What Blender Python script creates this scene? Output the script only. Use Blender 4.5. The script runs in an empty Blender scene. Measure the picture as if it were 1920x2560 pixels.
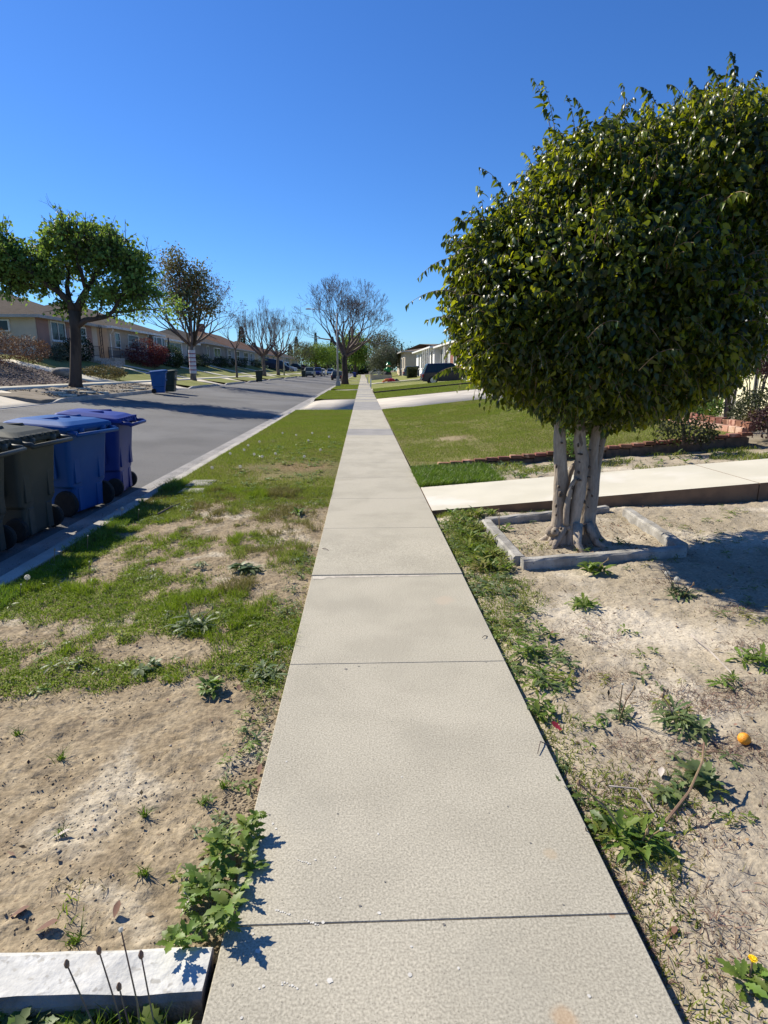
import bpy, math, random
import numpy as np
from mathutils import Vector, Matrix
R = math.radians
scene = bpy.context.scene
COL = scene.collection
rng = np.random.default_rng(7)
random.seed(7)

# ---------------------------------------------------------------- camera, sky, sun
CAM_H = 1.58
F_PX = 1500.0                      # focal length in pixels of the 1920 x 2560 photograph
PITCH = math.atan((1280 - 926) / F_PX)
YAW = math.atan(54 / (F_PX / math.cos(PITCH)))
cd = bpy.data.cameras.new('camera'); cam = bpy.data.objects.new('camera', cd); COL.objects.link(cam)
cam.location = (0, 0, CAM_H)
cam.rotation_euler = (math.pi / 2 - PITCH, 0, -YAW)
cd.sensor_fit = 'VERTICAL'; cd.sensor_height = 36; cd.lens = 36 * F_PX / 2560
cd.clip_start = .05; cd.clip_end = 3000
scene.camera = cam

SUN_EL, SUN_AZ = R(39.5), R(143)     # azimuth counter-clockwise from +X
S = Vector((math.cos(SUN_AZ) * math.cos(SUN_EL), math.sin(SUN_AZ) * math.cos(SUN_EL), math.sin(SUN_EL)))
ld = bpy.data.lights.new('sun', 'SUN'); ld.energy = 5.0; ld.angle = R(.55); ld.color = (1, .925, .77)
sun = bpy.data.objects.new('sun', ld); COL.objects.link(sun)
sun.rotation_euler = (-S).to_track_quat('-Z', 'Y').to_euler(); sun.location = (0, 0, 30)
w = bpy.data.worlds.new('World'); scene.world = w; w.use_nodes = True
nt = w.node_tree; bg = nt.nodes['Background']
sky = nt.nodes.new('ShaderNodeTexSky'); sky.sky_type = 'NISHITA'; sky.sun_disc = False
sky.sun_elevation = SUN_EL; sky.sun_rotation = math.pi / 2 - SUN_AZ
sky.air_density = 1.0; sky.dust_density = .1; sky.ozone_density = 1.6; sky.altitude = 50
hs = nt.nodes.new('ShaderNodeHueSaturation'); hs.inputs['Saturation'].default_value = 1.12
tint = nt.nodes.new('ShaderNodeMix'); tint.data_type = 'RGBA'; tint.blend_type = 'MULTIPLY'; tint.inputs[0].default_value = 1; tint.inputs[7].default_value = (.45, .77, 1.25, 1)
nt.links.new(sky.outputs[0], hs.inputs['Color']); nt.links.new(hs.outputs[0], tint.inputs[6]); nt.links.new(tint.outputs[2], bg.inputs[0])
bg.inputs[1].default_value = .078
vs = scene.view_settings
vs.view_transform = 'Standard'; vs.look = 'None'; vs.exposure = 0.58; vs.gamma = 1; vs.use_curve_mapping = False
scene.cycles.max_bounces = 6; scene.cycles.transparent_max_bounces = 4

# ---------------------------------------------------------------- materials
def pm(name, c1, c2=None, scale=4, detail=6, rough=.85, bump=0, bscale=60, spec=.3, isl=0, metal=0,
       speck=None, sscale=220, trans=None, tfac=.3, stretch=None, coat=0, c3=None, c3scale=1.2, c3pos=.6, distort=0, bdist=.01, grain=0, gscale=130):
    m = bpy.data.materials.new(name); m.use_nodes = True
    n = m.node_tree.nodes; l = m.node_tree.links
    b = n['Principled BSDF']; out = n['Material Output']
    tc = n.new('ShaderNodeTexCoord'); co = tc.outputs['Object']
    if stretch:
        mp = n.new('ShaderNodeMapping'); mp.inputs['Scale'].default_value = stretch
        l.new(co, mp.inputs[0]); co = mp.outputs[0]
    def noise(sc, det=6, dist=0):
        t = n.new('ShaderNodeTexNoise'); t.inputs['Scale'].default_value = sc; t.inputs['Detail'].default_value = det
        t.inputs['Distortion'].default_value = dist
        l.new(co, t.inputs['Vector']); return t.outputs['Fac']
    def ramp(f, a, bb):
        r = n.new('ShaderNodeMapRange'); r.inputs[1].default_value = a; r.inputs[2].default_value = bb; r.interpolation_type = 'SMOOTHSTEP'
        l.new(f, r.inputs[0]); return r.outputs[0]
    def mix(f, a, bb, mode='MIX'):
        x = n.new('ShaderNodeMix'); x.data_type = 'RGBA'; x.blend_type = mode
        if isinstance(f, float): x.inputs[0].default_value = f
        else: l.new(f, x.inputs[0])
        for i, v in ((6, a), (7, bb)):
            if isinstance(v, (tuple, list)): x.inputs[i].default_value = (*v[:3], 1)
            else: l.new(v, x.inputs[i])
        return x.outputs[2]
    colr = c1
    if c2: colr = mix(ramp(noise(scale, detail, distort), .36, .64), c1, c2)
    if c3: colr = mix(ramp(noise(c3scale, 7, .4), c3pos - .06, c3pos + .06), colr, c3)
    if grain:
        gr = n.new('ShaderNodeMapRange'); gr.inputs[1].default_value = .3; gr.inputs[2].default_value = .7; gr.inputs[3].default_value = 1 - grain; gr.inputs[4].default_value = 1 + grain; l.new(noise(gscale, 3), gr.inputs[0])
        hv = n.new('ShaderNodeHueSaturation'); l.new(gr.outputs[0], hv.inputs['Value'])
        if isinstance(colr, tuple): hv.inputs['Color'].default_value = (*colr, 1)
        else: l.new(colr, hv.inputs['Color'])
        colr = hv.outputs[0]
    if speck: colr = mix(ramp(noise(sscale, 2), .62, .7), colr, speck)
    if isl:
        g = n.new('ShaderNodeNewGeometry'); h = n.new('ShaderNodeHueSaturation')
        a = n.new('ShaderNodeMapRange'); a.inputs[3].default_value = 1 - isl; a.inputs[4].default_value = 1 + isl
        l.new(g.outputs['Random Per Island'], a.inputs[0]); l.new(a.outputs[0], h.inputs['Value'])
        wn = n.new('ShaderNodeTexWhiteNoise'); wn.noise_dimensions = '1D'; l.new(g.outputs['Random Per Island'], wn.inputs['W'])
        a2 = n.new('ShaderNodeMapRange'); a2.inputs[3].default_value = .5 - isl * .07; a2.inputs[4].default_value = .5 + isl * .05
        l.new(wn.outputs['Value'], a2.inputs[0]); l.new(a2.outputs[0], h.inputs['Hue'])
        if isinstance(colr, tuple): h.inputs['Color'].default_value = (*colr, 1)
        else: l.new(colr, h.inputs['Color'])
        colr = h.outputs[0]
    if isinstance(colr, tuple): b.inputs['Base Color'].default_value = (*colr, 1)
    else: l.new(colr, b.inputs['Base Color'])
    b.inputs['Roughness'].default_value = rough; b.inputs['Metallic'].default_value = metal
    b.inputs['Specular IOR Level'].default_value = spec; b.inputs['Coat Weight'].default_value = coat; b.inputs['Coat Roughness'].default_value = .08
    if bump:
        bp = n.new('ShaderNodeBump'); bp.inputs['Strength'].default_value = bump; bp.inputs['Distance'].default_value = bdist
        l.new(noise(bscale, 5), bp.inputs['Height']); l.new(bp.outputs[0], b.inputs['Normal'])
    if trans:
        t = n.new('ShaderNodeBsdfTranslucent'); t.inputs[0].default_value = (*trans, 1)
        x = n.new('ShaderNodeMixShader'); x.inputs[0].default_value = tfac
        l.new(b.outputs[0], x.inputs[1]); l.new(t.outputs[0], x.inputs[2]); l.new(x.outputs[0], out.inputs[0])
    return m

def blend_at(m, spots):
    """Stains with a fixed place: mixes a colour into the base colour round given object-space points."""
    n = m.node_tree.nodes; l = m.node_tree.links; b = n['Principled BSDF']
    src = b.inputs['Base Color'].links[0].from_socket
    tc = n.new('ShaderNodeTexCoord'); ns = n.new('ShaderNodeTexNoise'); ns.inputs['Scale'].default_value = 14; ns.inputs['Detail'].default_value = 5
    l.new(tc.outputs['Object'], ns.inputs['Vector'])
    for (p, r, c, k) in spots:
        d = n.new('ShaderNodeVectorMath'); d.operation = 'DISTANCE'; l.new(tc.outputs['Object'], d.inputs[0]); d.inputs[1].default_value = p
        a = n.new('ShaderNodeMath'); a.operation = 'MULTIPLY_ADD'; l.new(ns.outputs['Fac'], a.inputs[0]); a.inputs[1].default_value = r * 1.1; l.new(d.outputs['Value'], a.inputs[2])
        mr = n.new('ShaderNodeMapRange'); mr.inputs[1].default_value = r * .9; mr.inputs[2].default_value = r * 1.45; mr.inputs[3].default_value = k; mr.inputs[4].default_value = 0
        mr.interpolation_type = 'SMOOTHSTEP'
        l.new(a.outputs[0], mr.inputs[0])
        x = n.new('ShaderNodeMix'); x.data_type = 'RGBA'; l.new(mr.outputs[0], x.inputs[0]); l.new(src, x.inputs[6]); x.inputs[7].default_value = (*c, 1)
        src = x.outputs[2]
    l.new(src, b.inputs['Base Color'])

M = {}
M['concrete'] = pm('concrete', (.41, .377, .302), (.368, .338, .27), 2.4, 9,   .9, .06, 260, .2, speck=(.2, .18, .145), sscale=180, grain=.30, gscale=135, c3=(.425, .39, .313), c3scale=1.1, c3pos=.55)
M['concrete_grey'] = pm('concrete_grey', (.31, .295, .275), (.26, .25, .235), 2, 8, .9, .25, 220, .2, speck=(.2, .19, .18), sscale=150)
M['concrete_ground'] = pm('concrete_ground', (.58, .53, .45), (.42, .38, .32), 22, 5, .95, .5, 120, .15)
M['gum'] = pm('gum', (.62, .6, .55), (.5, .48, .44), 30)
M['gum_dark'] = pm('gum_dark', (.16, .15, .14), (.2, .19, .17), 30)
M['new_concrete'] = pm('new_concrete', (.59, .55, .45), (.53, .495, .40), 1.3, 8, .9, .15, 160, .2, c3=(.64, .6, .53), c3scale=.8)
M['path_edge'] = pm('path_edge', (.24, .15, .09), (.17, .11, .07), 5)
M['drive'] = pm('drive', (.47, .43, .375), (.40, .365, .315), .9, 8, .9, .2, 120, .2, c3=(.36, .33, .29), c3scale=.35, c3pos=.58)
M['kerb'] = pm('kerb', (.44, .41, .36), (.33, .31, .28), 3, 7, .92, .4, 90, .2, speck=(.28, .27, .25), sscale=60)
M['gutter'] = pm('gutter', (.33, .31, .29), (.25, .24, .23), 2.2, 7, .92, .3, 90, .2)
M['asphalt'] = pm('asphalt', (.158, .153, .147), (.125, .122, .119), .45, 9, .92, .8, 95, .2, speck=(.055, .055, .055), sscale=55, c3=(.175, .172, .168), c3scale=.16, c3pos=.55)
M['dirt'] = pm('dirt', (.335, .27, .18), (.255, .20, .13), 5, 9, .97, .7, 60, .08, grain=.3, gscale=45, speck=(.2, .15, .1), sscale=85, c3=(.43, .37, .275), c3scale=1.7, c3pos=.59)
M['sand'] = pm('sand', (.385, .328, .245), (.31, .262, .192), 2.2, 9, .97, .6, 70, .08, grain=.2, gscale=50, speck=(.25, .2, .15), sscale=60, c3=(.50, .44, .35), c3scale=.9, c3pos=.58)
M['far_dirt'] = pm('far_dirt', (.27, .23, .18), (.2, .17, .13), 1.5, 8, .97, .7, 12, .1)
M['mulch'] = pm('mulch', (.17, .135, .115), (.10, .075, .065), 5, 8, .97, 1, 9, .1, speck=(.27, .235, .21), sscale=9)
M['chips'] = pm('chips', (.30, .25, .21), (.16, .12, .10), 4, 6, .95, isl=.5)
M['lawn'] = pm('lawn', (.19, .205, .06), (.235, .24, .085), .8, 9, .97, 1, 26, .1, speck=(.07, .09, .02), sscale=22, c3=(.22, .21, .08), c3scale=.35, c3pos=.6)
M['lawn_soil'] = pm('lawn_soil', (.15, .15, .05), (.21, .18, .085), 1.1, 9, .97, .8, 50, .05, speck=(.07, .08, .02), sscale=40)
M['grass'] = pm('grass', (.165, .205, .034), (.235, .24, .06), .9, 6, .65, isl=.38, trans=(.24, .32, .03), tfac=.38, spec=.25, c3=(.24, .20, .075), c3scale=.6, c3pos=.55)
M['dry_grass'] = pm('dry_grass', (.24, .19, .09), (.30, .24, .13), 3, 4, .7, isl=.3, trans=(.3, .25, .1), tfac=.25)
M['moss'] = pm('moss', (.20, .26, .016), (.155, .22, .016), 3, 5, .7, isl=.3, trans=(.25, .36, .02), tfac=.35)
M['weed'] = pm('weed', (.105, .17, .025), (.15, .21, .035), 6, 4, .5, isl=.3, trans=(.2, .34, .02), tfac=.3, spec=.4)
M['weed_grey'] = pm('weed_grey', (.10, .145, .05), (.14, .18, .07), 6, 4, .5, isl=.35, trans=(.16, .25, .05), tfac=.28, spec=.4)
M['stem'] = pm('stem', (.30, .22, .12), (.22, .13, .09), 12, 4, .7)
M['fluff'] = pm('fluff', (.72, .70, .64), (.62, .6, .55), 30, trans=(.7, .7, .65), tfac=.5)
M['petal'] = pm('petal', (.85, .62, .01), (.8, .5, .01), 30, rough=.6)
M['dry_mat'] = pm('dry_mat', (.15, .10, .07), (.22, .15, .10), 9, 4, .8, isl=.5)
M['dead_leaf'] = pm('dead_leaf', (.13, .075, .042), (.24, .165, .095), 9, 4, .7, isl=.5)
M['red_leaf'] = pm('red_leaf', (.30, .02, .04), (.2, .02, .03), 20, rough=.5)
M['pebble'] = pm('pebble', (.45, .41, .35), (.3, .27, .22), 9, 4, .9, isl=.5)
M['orange_peel'] = pm('orange_peel', (.85, .33, .02), (.8, .28, .015), 30, 3, .4, .4, 300, .5)
M['white_paint'] = pm('white_paint', (.58, .572, .54), (.51, .502, .47), 8, 6, .8, .8, 30, .2, speck=(.40, .385, .35), sscale=34, bdist=.008, c3=(.47, .45, .41), c3scale=6, c3pos=.64, grain=.08, gscale=60)
M['wall_base'] = pm('wall_base', (.09, .07, .055), (.05, .04, .035), 6)
M['planter_concrete'] = pm('planter_concrete', (.40, .38, .345), (.25, .235, .21), 7, 7, .92, .5, 70, .2, speck=(.22, .21, .2), sscale=50)
M['brick'] = pm('brick', (.235, .11, .072), (.17, .078, .053), 7, 6, .9, .5, 80, .15, isl=.25, c3=(.45, .27, .19), c3scale=5)
M['brick_pale'] = pm('brick_pale', (.50, .34, .26), (.40, .22, .15), 7, 6, .9, .5, 80, .15, isl=.25)
M['brick_base'] = pm('brick_base', (.16, .11, .08), (.09, .07, .055), 9, 6, .95, .6, 50)
M['ficus_bark'] = pm('ficus_bark', (.41, .345, .275), (.28, .23, .18), 6, 9, .85, 1, 34, .2, stretch=(1, 1, .3), speck=(.15, .12, .095), sscale=16, grain=.18, gscale=60)
M['bark_scar'] = pm('bark_scar', (.085, .065, .05), (.14, .11, .085), 30)
M['ficus_leaf'] = pm('ficus_leaf', (.014, .030, .006), (.026, .050, .008), 2, 4, .36, isl=.5, spec=.36, trans=(.24, .31, .012), tfac=.24)
M['ficus_young'] = pm('ficus_young', (.10, .14, .012), (.15, .18, .015), 2, 4, .34, isl=.4, spec=.45, trans=(.42, .45, .015), tfac=.45)
M['bark'] = pm('bark', (.085, .066, .053), (.05, .04, .033), 4, 8, .95, 1, 18, .1, stretch=(1, 1, .3))
M['bark_grey'] = pm('bark_grey', (.20, .165, .14), (.13, .105, .09), 4, 8, .95, 1, 18, .1, stretch=(1, 1, .3))
M['twig'] = pm('twig', (.145, .11, .098), (.095, .07, .062), 3)
M['wall_shade_face'] = pm('wall_shade_face', (.28, .24, .22), (.15, .12, .10), 7, 8, .95, 1, 40)  # white wall's unlit sides: shade painted into a darker colour
M['olive_grass'] = pm('olive_grass', (.17, .16, .05), (.21, .175, .07), 2, 4, .7, isl=.35, trans=(.25, .24, .05), tfac=.3)
M['bin_grey'] = pm('bin_grey', (.046, .052, .045), (.062, .066, .055), 2, 6, .52, .05, 300, .3, c3=(.085, .085, .072), c3scale=2.5)
M['bin_blue'] = pm('bin_blue', (.005, .072, .25), (.009, .085, .28), 2, 6, .5, .05, 300, .3, c3=(.02, .095, .26), c3scale=2.2)
M['bin_navy'] = pm('bin_navy', (.010, .032, .18), (.015, .04, .205), 2, 6, .5, .05, 300, .3, c3=(.03, .055, .2), c3scale=2.2)
M['bin_green'] = pm('bin_green', (.018, .032, .022), (.026, .042, .03), 2, 6, .45)
M['lid_grey'] = pm('lid_grey', (.05, .055, .048), (.066, .07, .058), 2, 6, .62, .05, 300, .12)
M['lid_blue'] = pm('lid_blue', (.006, .075, .27), (.01, .09, .3), 2, 6, .62, .05, 300, .12)
M['lid_navy'] = pm('lid_navy', (.018, .045, .24), (.025, .055, .27), 2, 6, .62, .05, 300, .12)
M['lid_green'] = pm('lid_green', (.02, .036, .025), (.03, .046, .034), 2, 6, .62)
M['tyre'] = pm('tyre', (.018, .018, .018), (.026, .025, .024), 20, 4, .8)
M['plastic_black'] = pm('plastic_black', (.02, .02, .021), (.03, .03, .03), 20, 4, .5)
M['white_mark'] = pm('white_mark', (.72, .73, .72), (.62, .63, .62), 25)
M['chalk'] = pm('chalk', (.55, .57, .57), (.45, .47, .48), 25)
M['glass'] = pm('glass', (.02, .032, .036), (.03, .042, .046), .6, 3, .12, spec=.35)
M['curtain_glass'] = pm('curtain_glass', (.10, .115, .12), (.06, .075, .08), 1.5, 3, .3, spec=.2, stretch=(1, .3, 3))
M['chrome'] = pm('chrome', (.5, .5, .52), (.45, .45, .46), 20, rough=.25, metal=1)
M['white_trim'] = pm('white_trim', (.80, .79, .76), (.66, .65, .62), 4, 5, .6)
M['grey_trim'] = pm('grey_trim', (.42, .40, .385), (.36, .345, .33), 3, 5, .7)
M['dark_metal'] = pm('dark_metal', (.03, .027, .027), (.045, .04, .038), 8, 4, .5)
M['galv'] = pm('galv', (.40, .40, .39), (.32, .32, .315), 5, 6, .6, metal=.3)
M['pole_concrete'] = pm('pole_concrete', (.40, .38, .35), (.32, .305, .285), 12, 6, .85)
M['wood_pole'] = pm('wood_pole', (.10, .075, .055), (.075, .055, .04), 5)
M['tail_red'] = pm('tail_red', (.35, .01, .012), (.28, .01, .01), 9, rough=.2, spec=.6)
M['head_light'] = pm('head_light', (.7, .7, .7), (.6, .6, .6), 9, rough=.15, spec=.6)
M['rock'] = pm('rock', (.30, .28, .25), (.19, .18, .165), 3, 8, .95, 1, 12)
def paint(name, c): return pm(name, c, tuple(v * .85 for v in c), 2, 3, .32, spec=.4, coat=.25)
def stucco(name, c):
    c = tuple(min(.8, v * 1.22) for v in c); return pm(name, c, tuple(v * .9 for v in c), 1.2, 8, .95, .5, 60, .15)
def shingle(name, c): return pm(name, c, tuple(v * .72 for v in c), 3, 8, .95, 1, 14, .1, stretch=(1, 1, 5), speck=tuple(v * .6 for v in c), sscale=9)
def foliage(name, c, t, isl=.4, c3=None): return pm(name, c, tuple(v * 1.35 for v in c), .9, 5, .6, isl=isl, trans=t, tfac=.36, spec=.3, c3=c3, c3scale=.7, c3pos=.55)

blend_at(M['lawn_soil'], [((-1.0, 10.1, 0), .75, (.23, .16, .09), .8), ((-1.9, 9.6, 0), .5, (.22, .16, .09), .6), ((-.7, 11.4, 0), .4, (.23, .16, .09), .7), ((1.9, 13.1, .1), .55, (.3, .24, .15), .8), ((1.5, 15.5, .06), .4, (.3, .24, .15), .6)])
blend_at(M['asphalt'], [((-5.2, 9.4, -.0), .45, (.10, .085, .07), .6), ((-7.5, 14, .15), .5, (.09, .085, .08), .5), ((-6.5, 22, .1), .6, (.09, .086, .08), .5), ((-5.0, 30, 0), .8, (.2, .195, .185), .5), ((-8.5, 24, .25), .7, (.2, .195, .19), .5)])
# ---------------------------------------------------------------- mesh helpers
def tag(o, label=None, cat=None, group=None, kind=None):
    if label: o['label'] = label
    if cat: o['category'] = cat
    if group: o['group'] = group
    if kind: o['kind'] = kind
    return o

def link_mesh(name, me, mats, parent=None, smooth=False):
    if not isinstance(mats, (list, tuple)): mats = [mats]
    for m in mats: me.materials.append(m)
    o = bpy.data.objects.new(name, me); COL.objects.link(o)
    if parent: o.parent = parent
    if smooth: me.polygons.foreach_set('use_smooth', np.ones(len(me.polygons), dtype=bool))
    return o

def arr_obj(name, V, Fs, mats, parent=None, smooth=False, mi=None):
    """V: n x 3 array; Fs: list of index arrays (m x 3 or m x 4); mi: material index per face array."""
    me = bpy.data.meshes.new(name); V = np.asarray(V, dtype=np.float32)
    Fs = [np.asarray(f, dtype=np.int32) for f in Fs]
    keep = [i for i, f in enumerate(Fs) if len(f)]
    if mi is not None: mi = [np.broadcast_to(np.asarray(mi[i]), (len(Fs[i]),)) for i in keep]
    Fs = [Fs[i] for i in keep]
    loops = np.concatenate([f.ravel() for f in Fs]); tot = np.concatenate([np.full(len(f), f.shape[1], dtype=np.int32) for f in Fs])
    st = np.zeros(len(tot), dtype=np.int32); st[1:] = np.cumsum(tot)[:-1]
    me.vertices.add(len(V)); me.vertices.foreach_set('co', V.ravel())
    me.loops.add(len(loops)); me.loops.foreach_set('vertex_index', loops)
    me.polygons.add(len(tot)); me.polygons.foreach_set('loop_start', st)
    try: me.polygons.foreach_set('loop_total', tot)
    except Exception: pass
    o = link_mesh(name, me, mats, parent, smooth)
    if mi is not None: me.polygons.foreach_set('material_index', np.concatenate(mi).astype(np.int32))
    me.update(calc_edges=True); me.validate()
    return o

class MB:
    def __init__(s): s.v = []; s.f = []; s.m = []; s.cur = 0
    def add(s, vs, fs):
        b = len(s.v); s.v += [tuple(map(float, p)) for p in vs]
        for f in fs: s.f.append([b + i for i in f]); s.m.append(s.cur)
        return s
    def box(s, x0, x1, y0, y1, z0, z1, rot=0, c=None):
        P = [(x, y, z) for z in (z0, z1) for (x, y) in ((x0, y0), (x1, y0), (x1, y1), (x0, y1))]
        if rot:
            cx, cy = c or ((x0 + x1) / 2, (y0 + y1) / 2); ca, sa = math.cos(rot), math.sin(rot)
            P = [(cx + (x - cx) * ca - (y - cy) * sa, cy + (x - cx) * sa + (y - cy) * ca, z) for x, y, z in P]
        return s.add(P, [(3, 2, 1, 0), (4, 5, 6, 7), (0, 1, 5, 4), (1, 2, 6, 5), (2, 3, 7, 6), (3, 0, 4, 7)])
    def rings(s, rs, cap=True, closed=True):
        n = len(rs[0]); V = [p for r in rs for p in r]; Fc = []
        for i in range(len(rs) - 1):
            for j in range(n if closed else n - 1):
                k = (j + 1) % n; Fc.append((i * n + j, i * n + k, (i + 1) * n + k, (i + 1) * n + j))
        if cap and closed: Fc.append(tuple(range(n - 1, -1, -1))); Fc.append(tuple(range((len(rs) - 1) * n, len(rs) * n)))
        return s.add(V, Fc)
    def tube(s, pts, rad, n=8):
        pts = [Vector(p) for p in pts]
        if not isinstance(rad, (list, tuple)): rad = [rad] * len(pts)
        rs = []; ref = None
        for i, p in enumerate(pts):
            d = (pts[min(i + 1, len(pts) - 1)] - pts[max(i - 1, 0)]).normalized()
            if ref is None: ref = Vector((1, 0, 0)) if abs(d.x) < .8 else Vector((0, 1, 0))
            a = (ref - d * ref.dot(d)).normalized(); ref = a; b = d.cross(a)
            rs.append([p + (a * math.cos(2 * math.pi * k / n) + b * math.sin(2 * math.pi * k / n)) * rad[i] for k in range(n)])
        return s.rings(rs)
    def lathe(s, prof, n=16, c=(0, 0, 0), axis='z'):
        rs = []
        for r, h in prof:
            ring = []
            for k in range(n):
                a = 2 * math.pi * k / n; u, v = r * math.cos(a), r * math.sin(a)
                ring.append((c[0] + u, c[1] + v, c[2] + h) if axis == 'z' else (c[0] + v, c[1] + h, c[2] + u) if axis == 'y' else (c[0] + h, c[1] + u, c[2] + v))
            rs.append(ring)
        return s.rings(rs)
    def prism(s, poly, y0, y1):   # polygon in xz, extruded along y
        n = len(poly); V = [(x, y0, z) for x, z in poly] + [(x, y1, z) for x, z in poly]
        return s.add(V, [tuple(range(n - 1, -1, -1)), tuple(range(n, 2 * n))] + [(i, (i + 1) % n, n + (i + 1) % n, n + i) for i in range(n)])
    def build(s, name, mats, parent=None, smooth=False, bevel=0):
        me = bpy.data.meshes.new(name); me.from_pydata(s.v, [], s.f)
        o = link_mesh(name, me, mats, parent, smooth)
        me.polygons.foreach_set('material_index', s.m); me.update()
        import bmesh
        bm = bmesh.new(); bm.from_mesh(me); bmesh.ops.recalc_face_normals(bm, faces=bm.faces)
        if bevel: bmesh.ops.bevel(bm, geom=list(bm.edges), offset=bevel, segments=1, affect='EDGES')
        bm.to_mesh(me); bm.free()
        return o

def empty(name, loc, rz=0, label=None, cat=None, group=None):
    o = bpy.data.objects.new(name, None); o.location = loc; o.rotation_euler = (0, 0, rz); o.empty_display_size = .3
    COL.objects.link(o); return tag(o, label, cat, group)

def copy_tree(o, parent=None):
    c = o.copy(); COL.objects.link(c)
    if parent: c.parent = parent
    for ch in list(o.children): copy_tree(ch, c)
    return c

# smooth value noise
_perm = np.random.default_rng(3).random((256, 256))
def vnoise(x, y):
    xi = np.floor(x).astype(int); yi = np.floor(y).astype(int); fx = x - xi; fy = y - yi
    fx = fx * fx * (3 - 2 * fx); fy = fy * fy * (3 - 2 * fy)
    g = lambda a, b: _perm[a % 256, b % 256]
    return (g(xi, yi) * (1 - fx) + g(xi + 1, yi) * fx) * (1 - fy) + (g(xi, yi + 1) * (1 - fx) + g(xi + 1, yi + 1) * fx) * fy
def fbm(x, y, o=4):
    x = np.asarray(x, float); y = np.asarray(y, float); t = 0; a = .5; s = 0
    for k in range(o): t = t + a * vnoise(x * 2 ** k + 17 * k, y * 2 ** k + 31 * k); s += a; a *= .5
    return t / s

# measured points: a pixel of the photograph carried out to a known distance
_f0 = np.array([math.sin(YAW), math.cos(YAW), 0.]); _r = np.array([math.cos(YAW), -math.sin(YAW), 0.])
_fw = _f0 * math.cos(PITCH) + np.array([0, 0, -math.sin(PITCH)]); _up = _f0 * math.sin(PITCH) + np.array([0, 0, math.cos(PITCH)])
def _ray(px, py): return _fw + _r * (px - 960) / F_PX - _up * (py - 1280) / F_PX
def at_y(px, py, Y): d = _ray(px, py); return np.array([0, 0, CAM_H]) + d * (Y / d[1])
def at_x(px, py, X): d = _ray(px, py); return np.array([0, 0, CAM_H]) + d * (X / d[0])
def at_z(px, py, z=0.): d = _ray(px, py); return np.array([0, 0, CAM_H]) + d * ((z - CAM_H) / d[2])
def crop(x0, y0, s): return lambda x, y: (x0 + x / s, y0 + y / s)
c1 = crop(0, 500, 3.456); c2 = crop(380, 600, 4.366); c3 = crop(680, 680, 3.456)

# ---------------------------------------------------------------- lie of the land
_zl = [(-300, 3.), (-60, 2.6), (-20, 2.45), (-18.6, 2.0), (-14.6, .92), (-13.2, .88), (-11.15, .585), (-11.0, .58)]
def ZL(x): return np.interp(x, [p[0] for p in _zl], [p[1] for p in _zl])
def ZR(x): return .095 * np.clip(np.asarray(x, float) - .8, 0, 14)
def ZROAD(x): return np.interp(x, [-10.75, -3.3], [.43, -.15])

# ================================================================ SETTING: ground, road, pavements
def sheet(name, xs, ys, zf, mat, kind='structure', skirt=0, smooth=True):
    xs = np.asarray(xs, float); ys = np.asarray(ys, float)
    X, Y = np.meshgrid(xs, ys); Z = zf(X, Y) + 0 * X
    nx, ny = len(xs), len(ys); V = np.stack([X, Y, Z], -1).reshape(-1, 3)
    i = np.arange(nx * ny).reshape(ny, nx)
    Fq = np.stack([i[:-1, :-1], i[:-1, 1:], i[1:, 1:], i[1:, :-1]], -1).reshape(-1, 4); Fs = [Fq]
    if skirt:
        loop = np.concatenate([i[0, :], i[1:, -1], i[-1, -2::-1], i[-2:0:-1, 0]]); n0 = len(V)
        low = V[loop].copy(); low[:, 2] -= skirt; V = np.concatenate([V, low]); k = np.arange(len(loop)); k2 = (k + 1) % len(loop)
        Fs.append(np.stack([loop[k2], loop[k], n0 + k, n0 + k2], -1)); smooth = False
    return tag(arr_obj(name, V, Fs, mat, smooth=smooth), kind=kind)

def lin(a, b, step): return np.linspace(a, b, max(2, int(round((b - a) / step)) + 1))

# wide land under everything
gx_ = [-900, -300, -60, -20, -14.6, -13.2, -11, -10.7, -3.3, -2.9, -.4, .8, 3, 6, 10, 15, 60, 900]
def zbase(X, Y): return np.where(X < -10.9, ZL(X), np.where(X < -3.2, ZROAD(X), ZR(X))) - .3
sheet('ground', gx_, [-60, -10, 30, 100, 300, 1500], zbase, M['far_dirt'])

# road, gutters, kerbs
sheet('road', [-10.75, -8.5, -6, -3.35], [-20, 0, 20, 60, 150, 400], lambda X, Y: ZROAD(X), M['asphalt'])
sheet('gutter', [-3.35, -2.88], [-20, 400], lambda X, Y: np.where(X < -3.2, -.143, -.16), M['gutter'], smooth=False)
sheet('gutter', [-11.02, -10.75], [-20, 400], lambda X, Y: np.where(X < -10.9, .425, .436), M['gutter'], smooth=False)
APR_R = [(25.0, 34.6), (49.2, 52.6), (70.2, 73.6), (95, 98.5), (120, 123.5)]
APR_L = [(4, 22.8), (36.2, 40.2), (47.2, 50.6), (57.5, 60.5), (70.5, 73.5), (86, 89), (104, 107), (126, 129)]
def drop(Y, lst):
    t = 0
    for a, b in lst: t = np.maximum(t, np.clip(np.minimum(Y - a + .2, b + .2 - Y) / 1.1, 0, 1))
    return t * t * (3 - 2 * t)
def kerb(x_road, x_in, ztop, zlow, zfloor, lst, y0, y1):
    ys = sorted(set(np.round(np.concatenate([lin(y0, min(y1, 60), .3), lin(60, y1, 1.0)]), 2)))
    s = 1 if x_in > x_road else -1; rs = []
    for y in ys:
        h = ztop - (ztop - zlow) * float(drop(np.array(y), lst))
        rs.append([(x_road, y, zfloor), (x_road + s * .012, y, h - .03), (x_road + s * .04, y, h), (x_in, y, h), (x_in, y, zfloor)])
    return tag(MB().rings(rs, cap=False, closed=False).build('kerb', M['kerb']), kind='structure')
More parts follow.
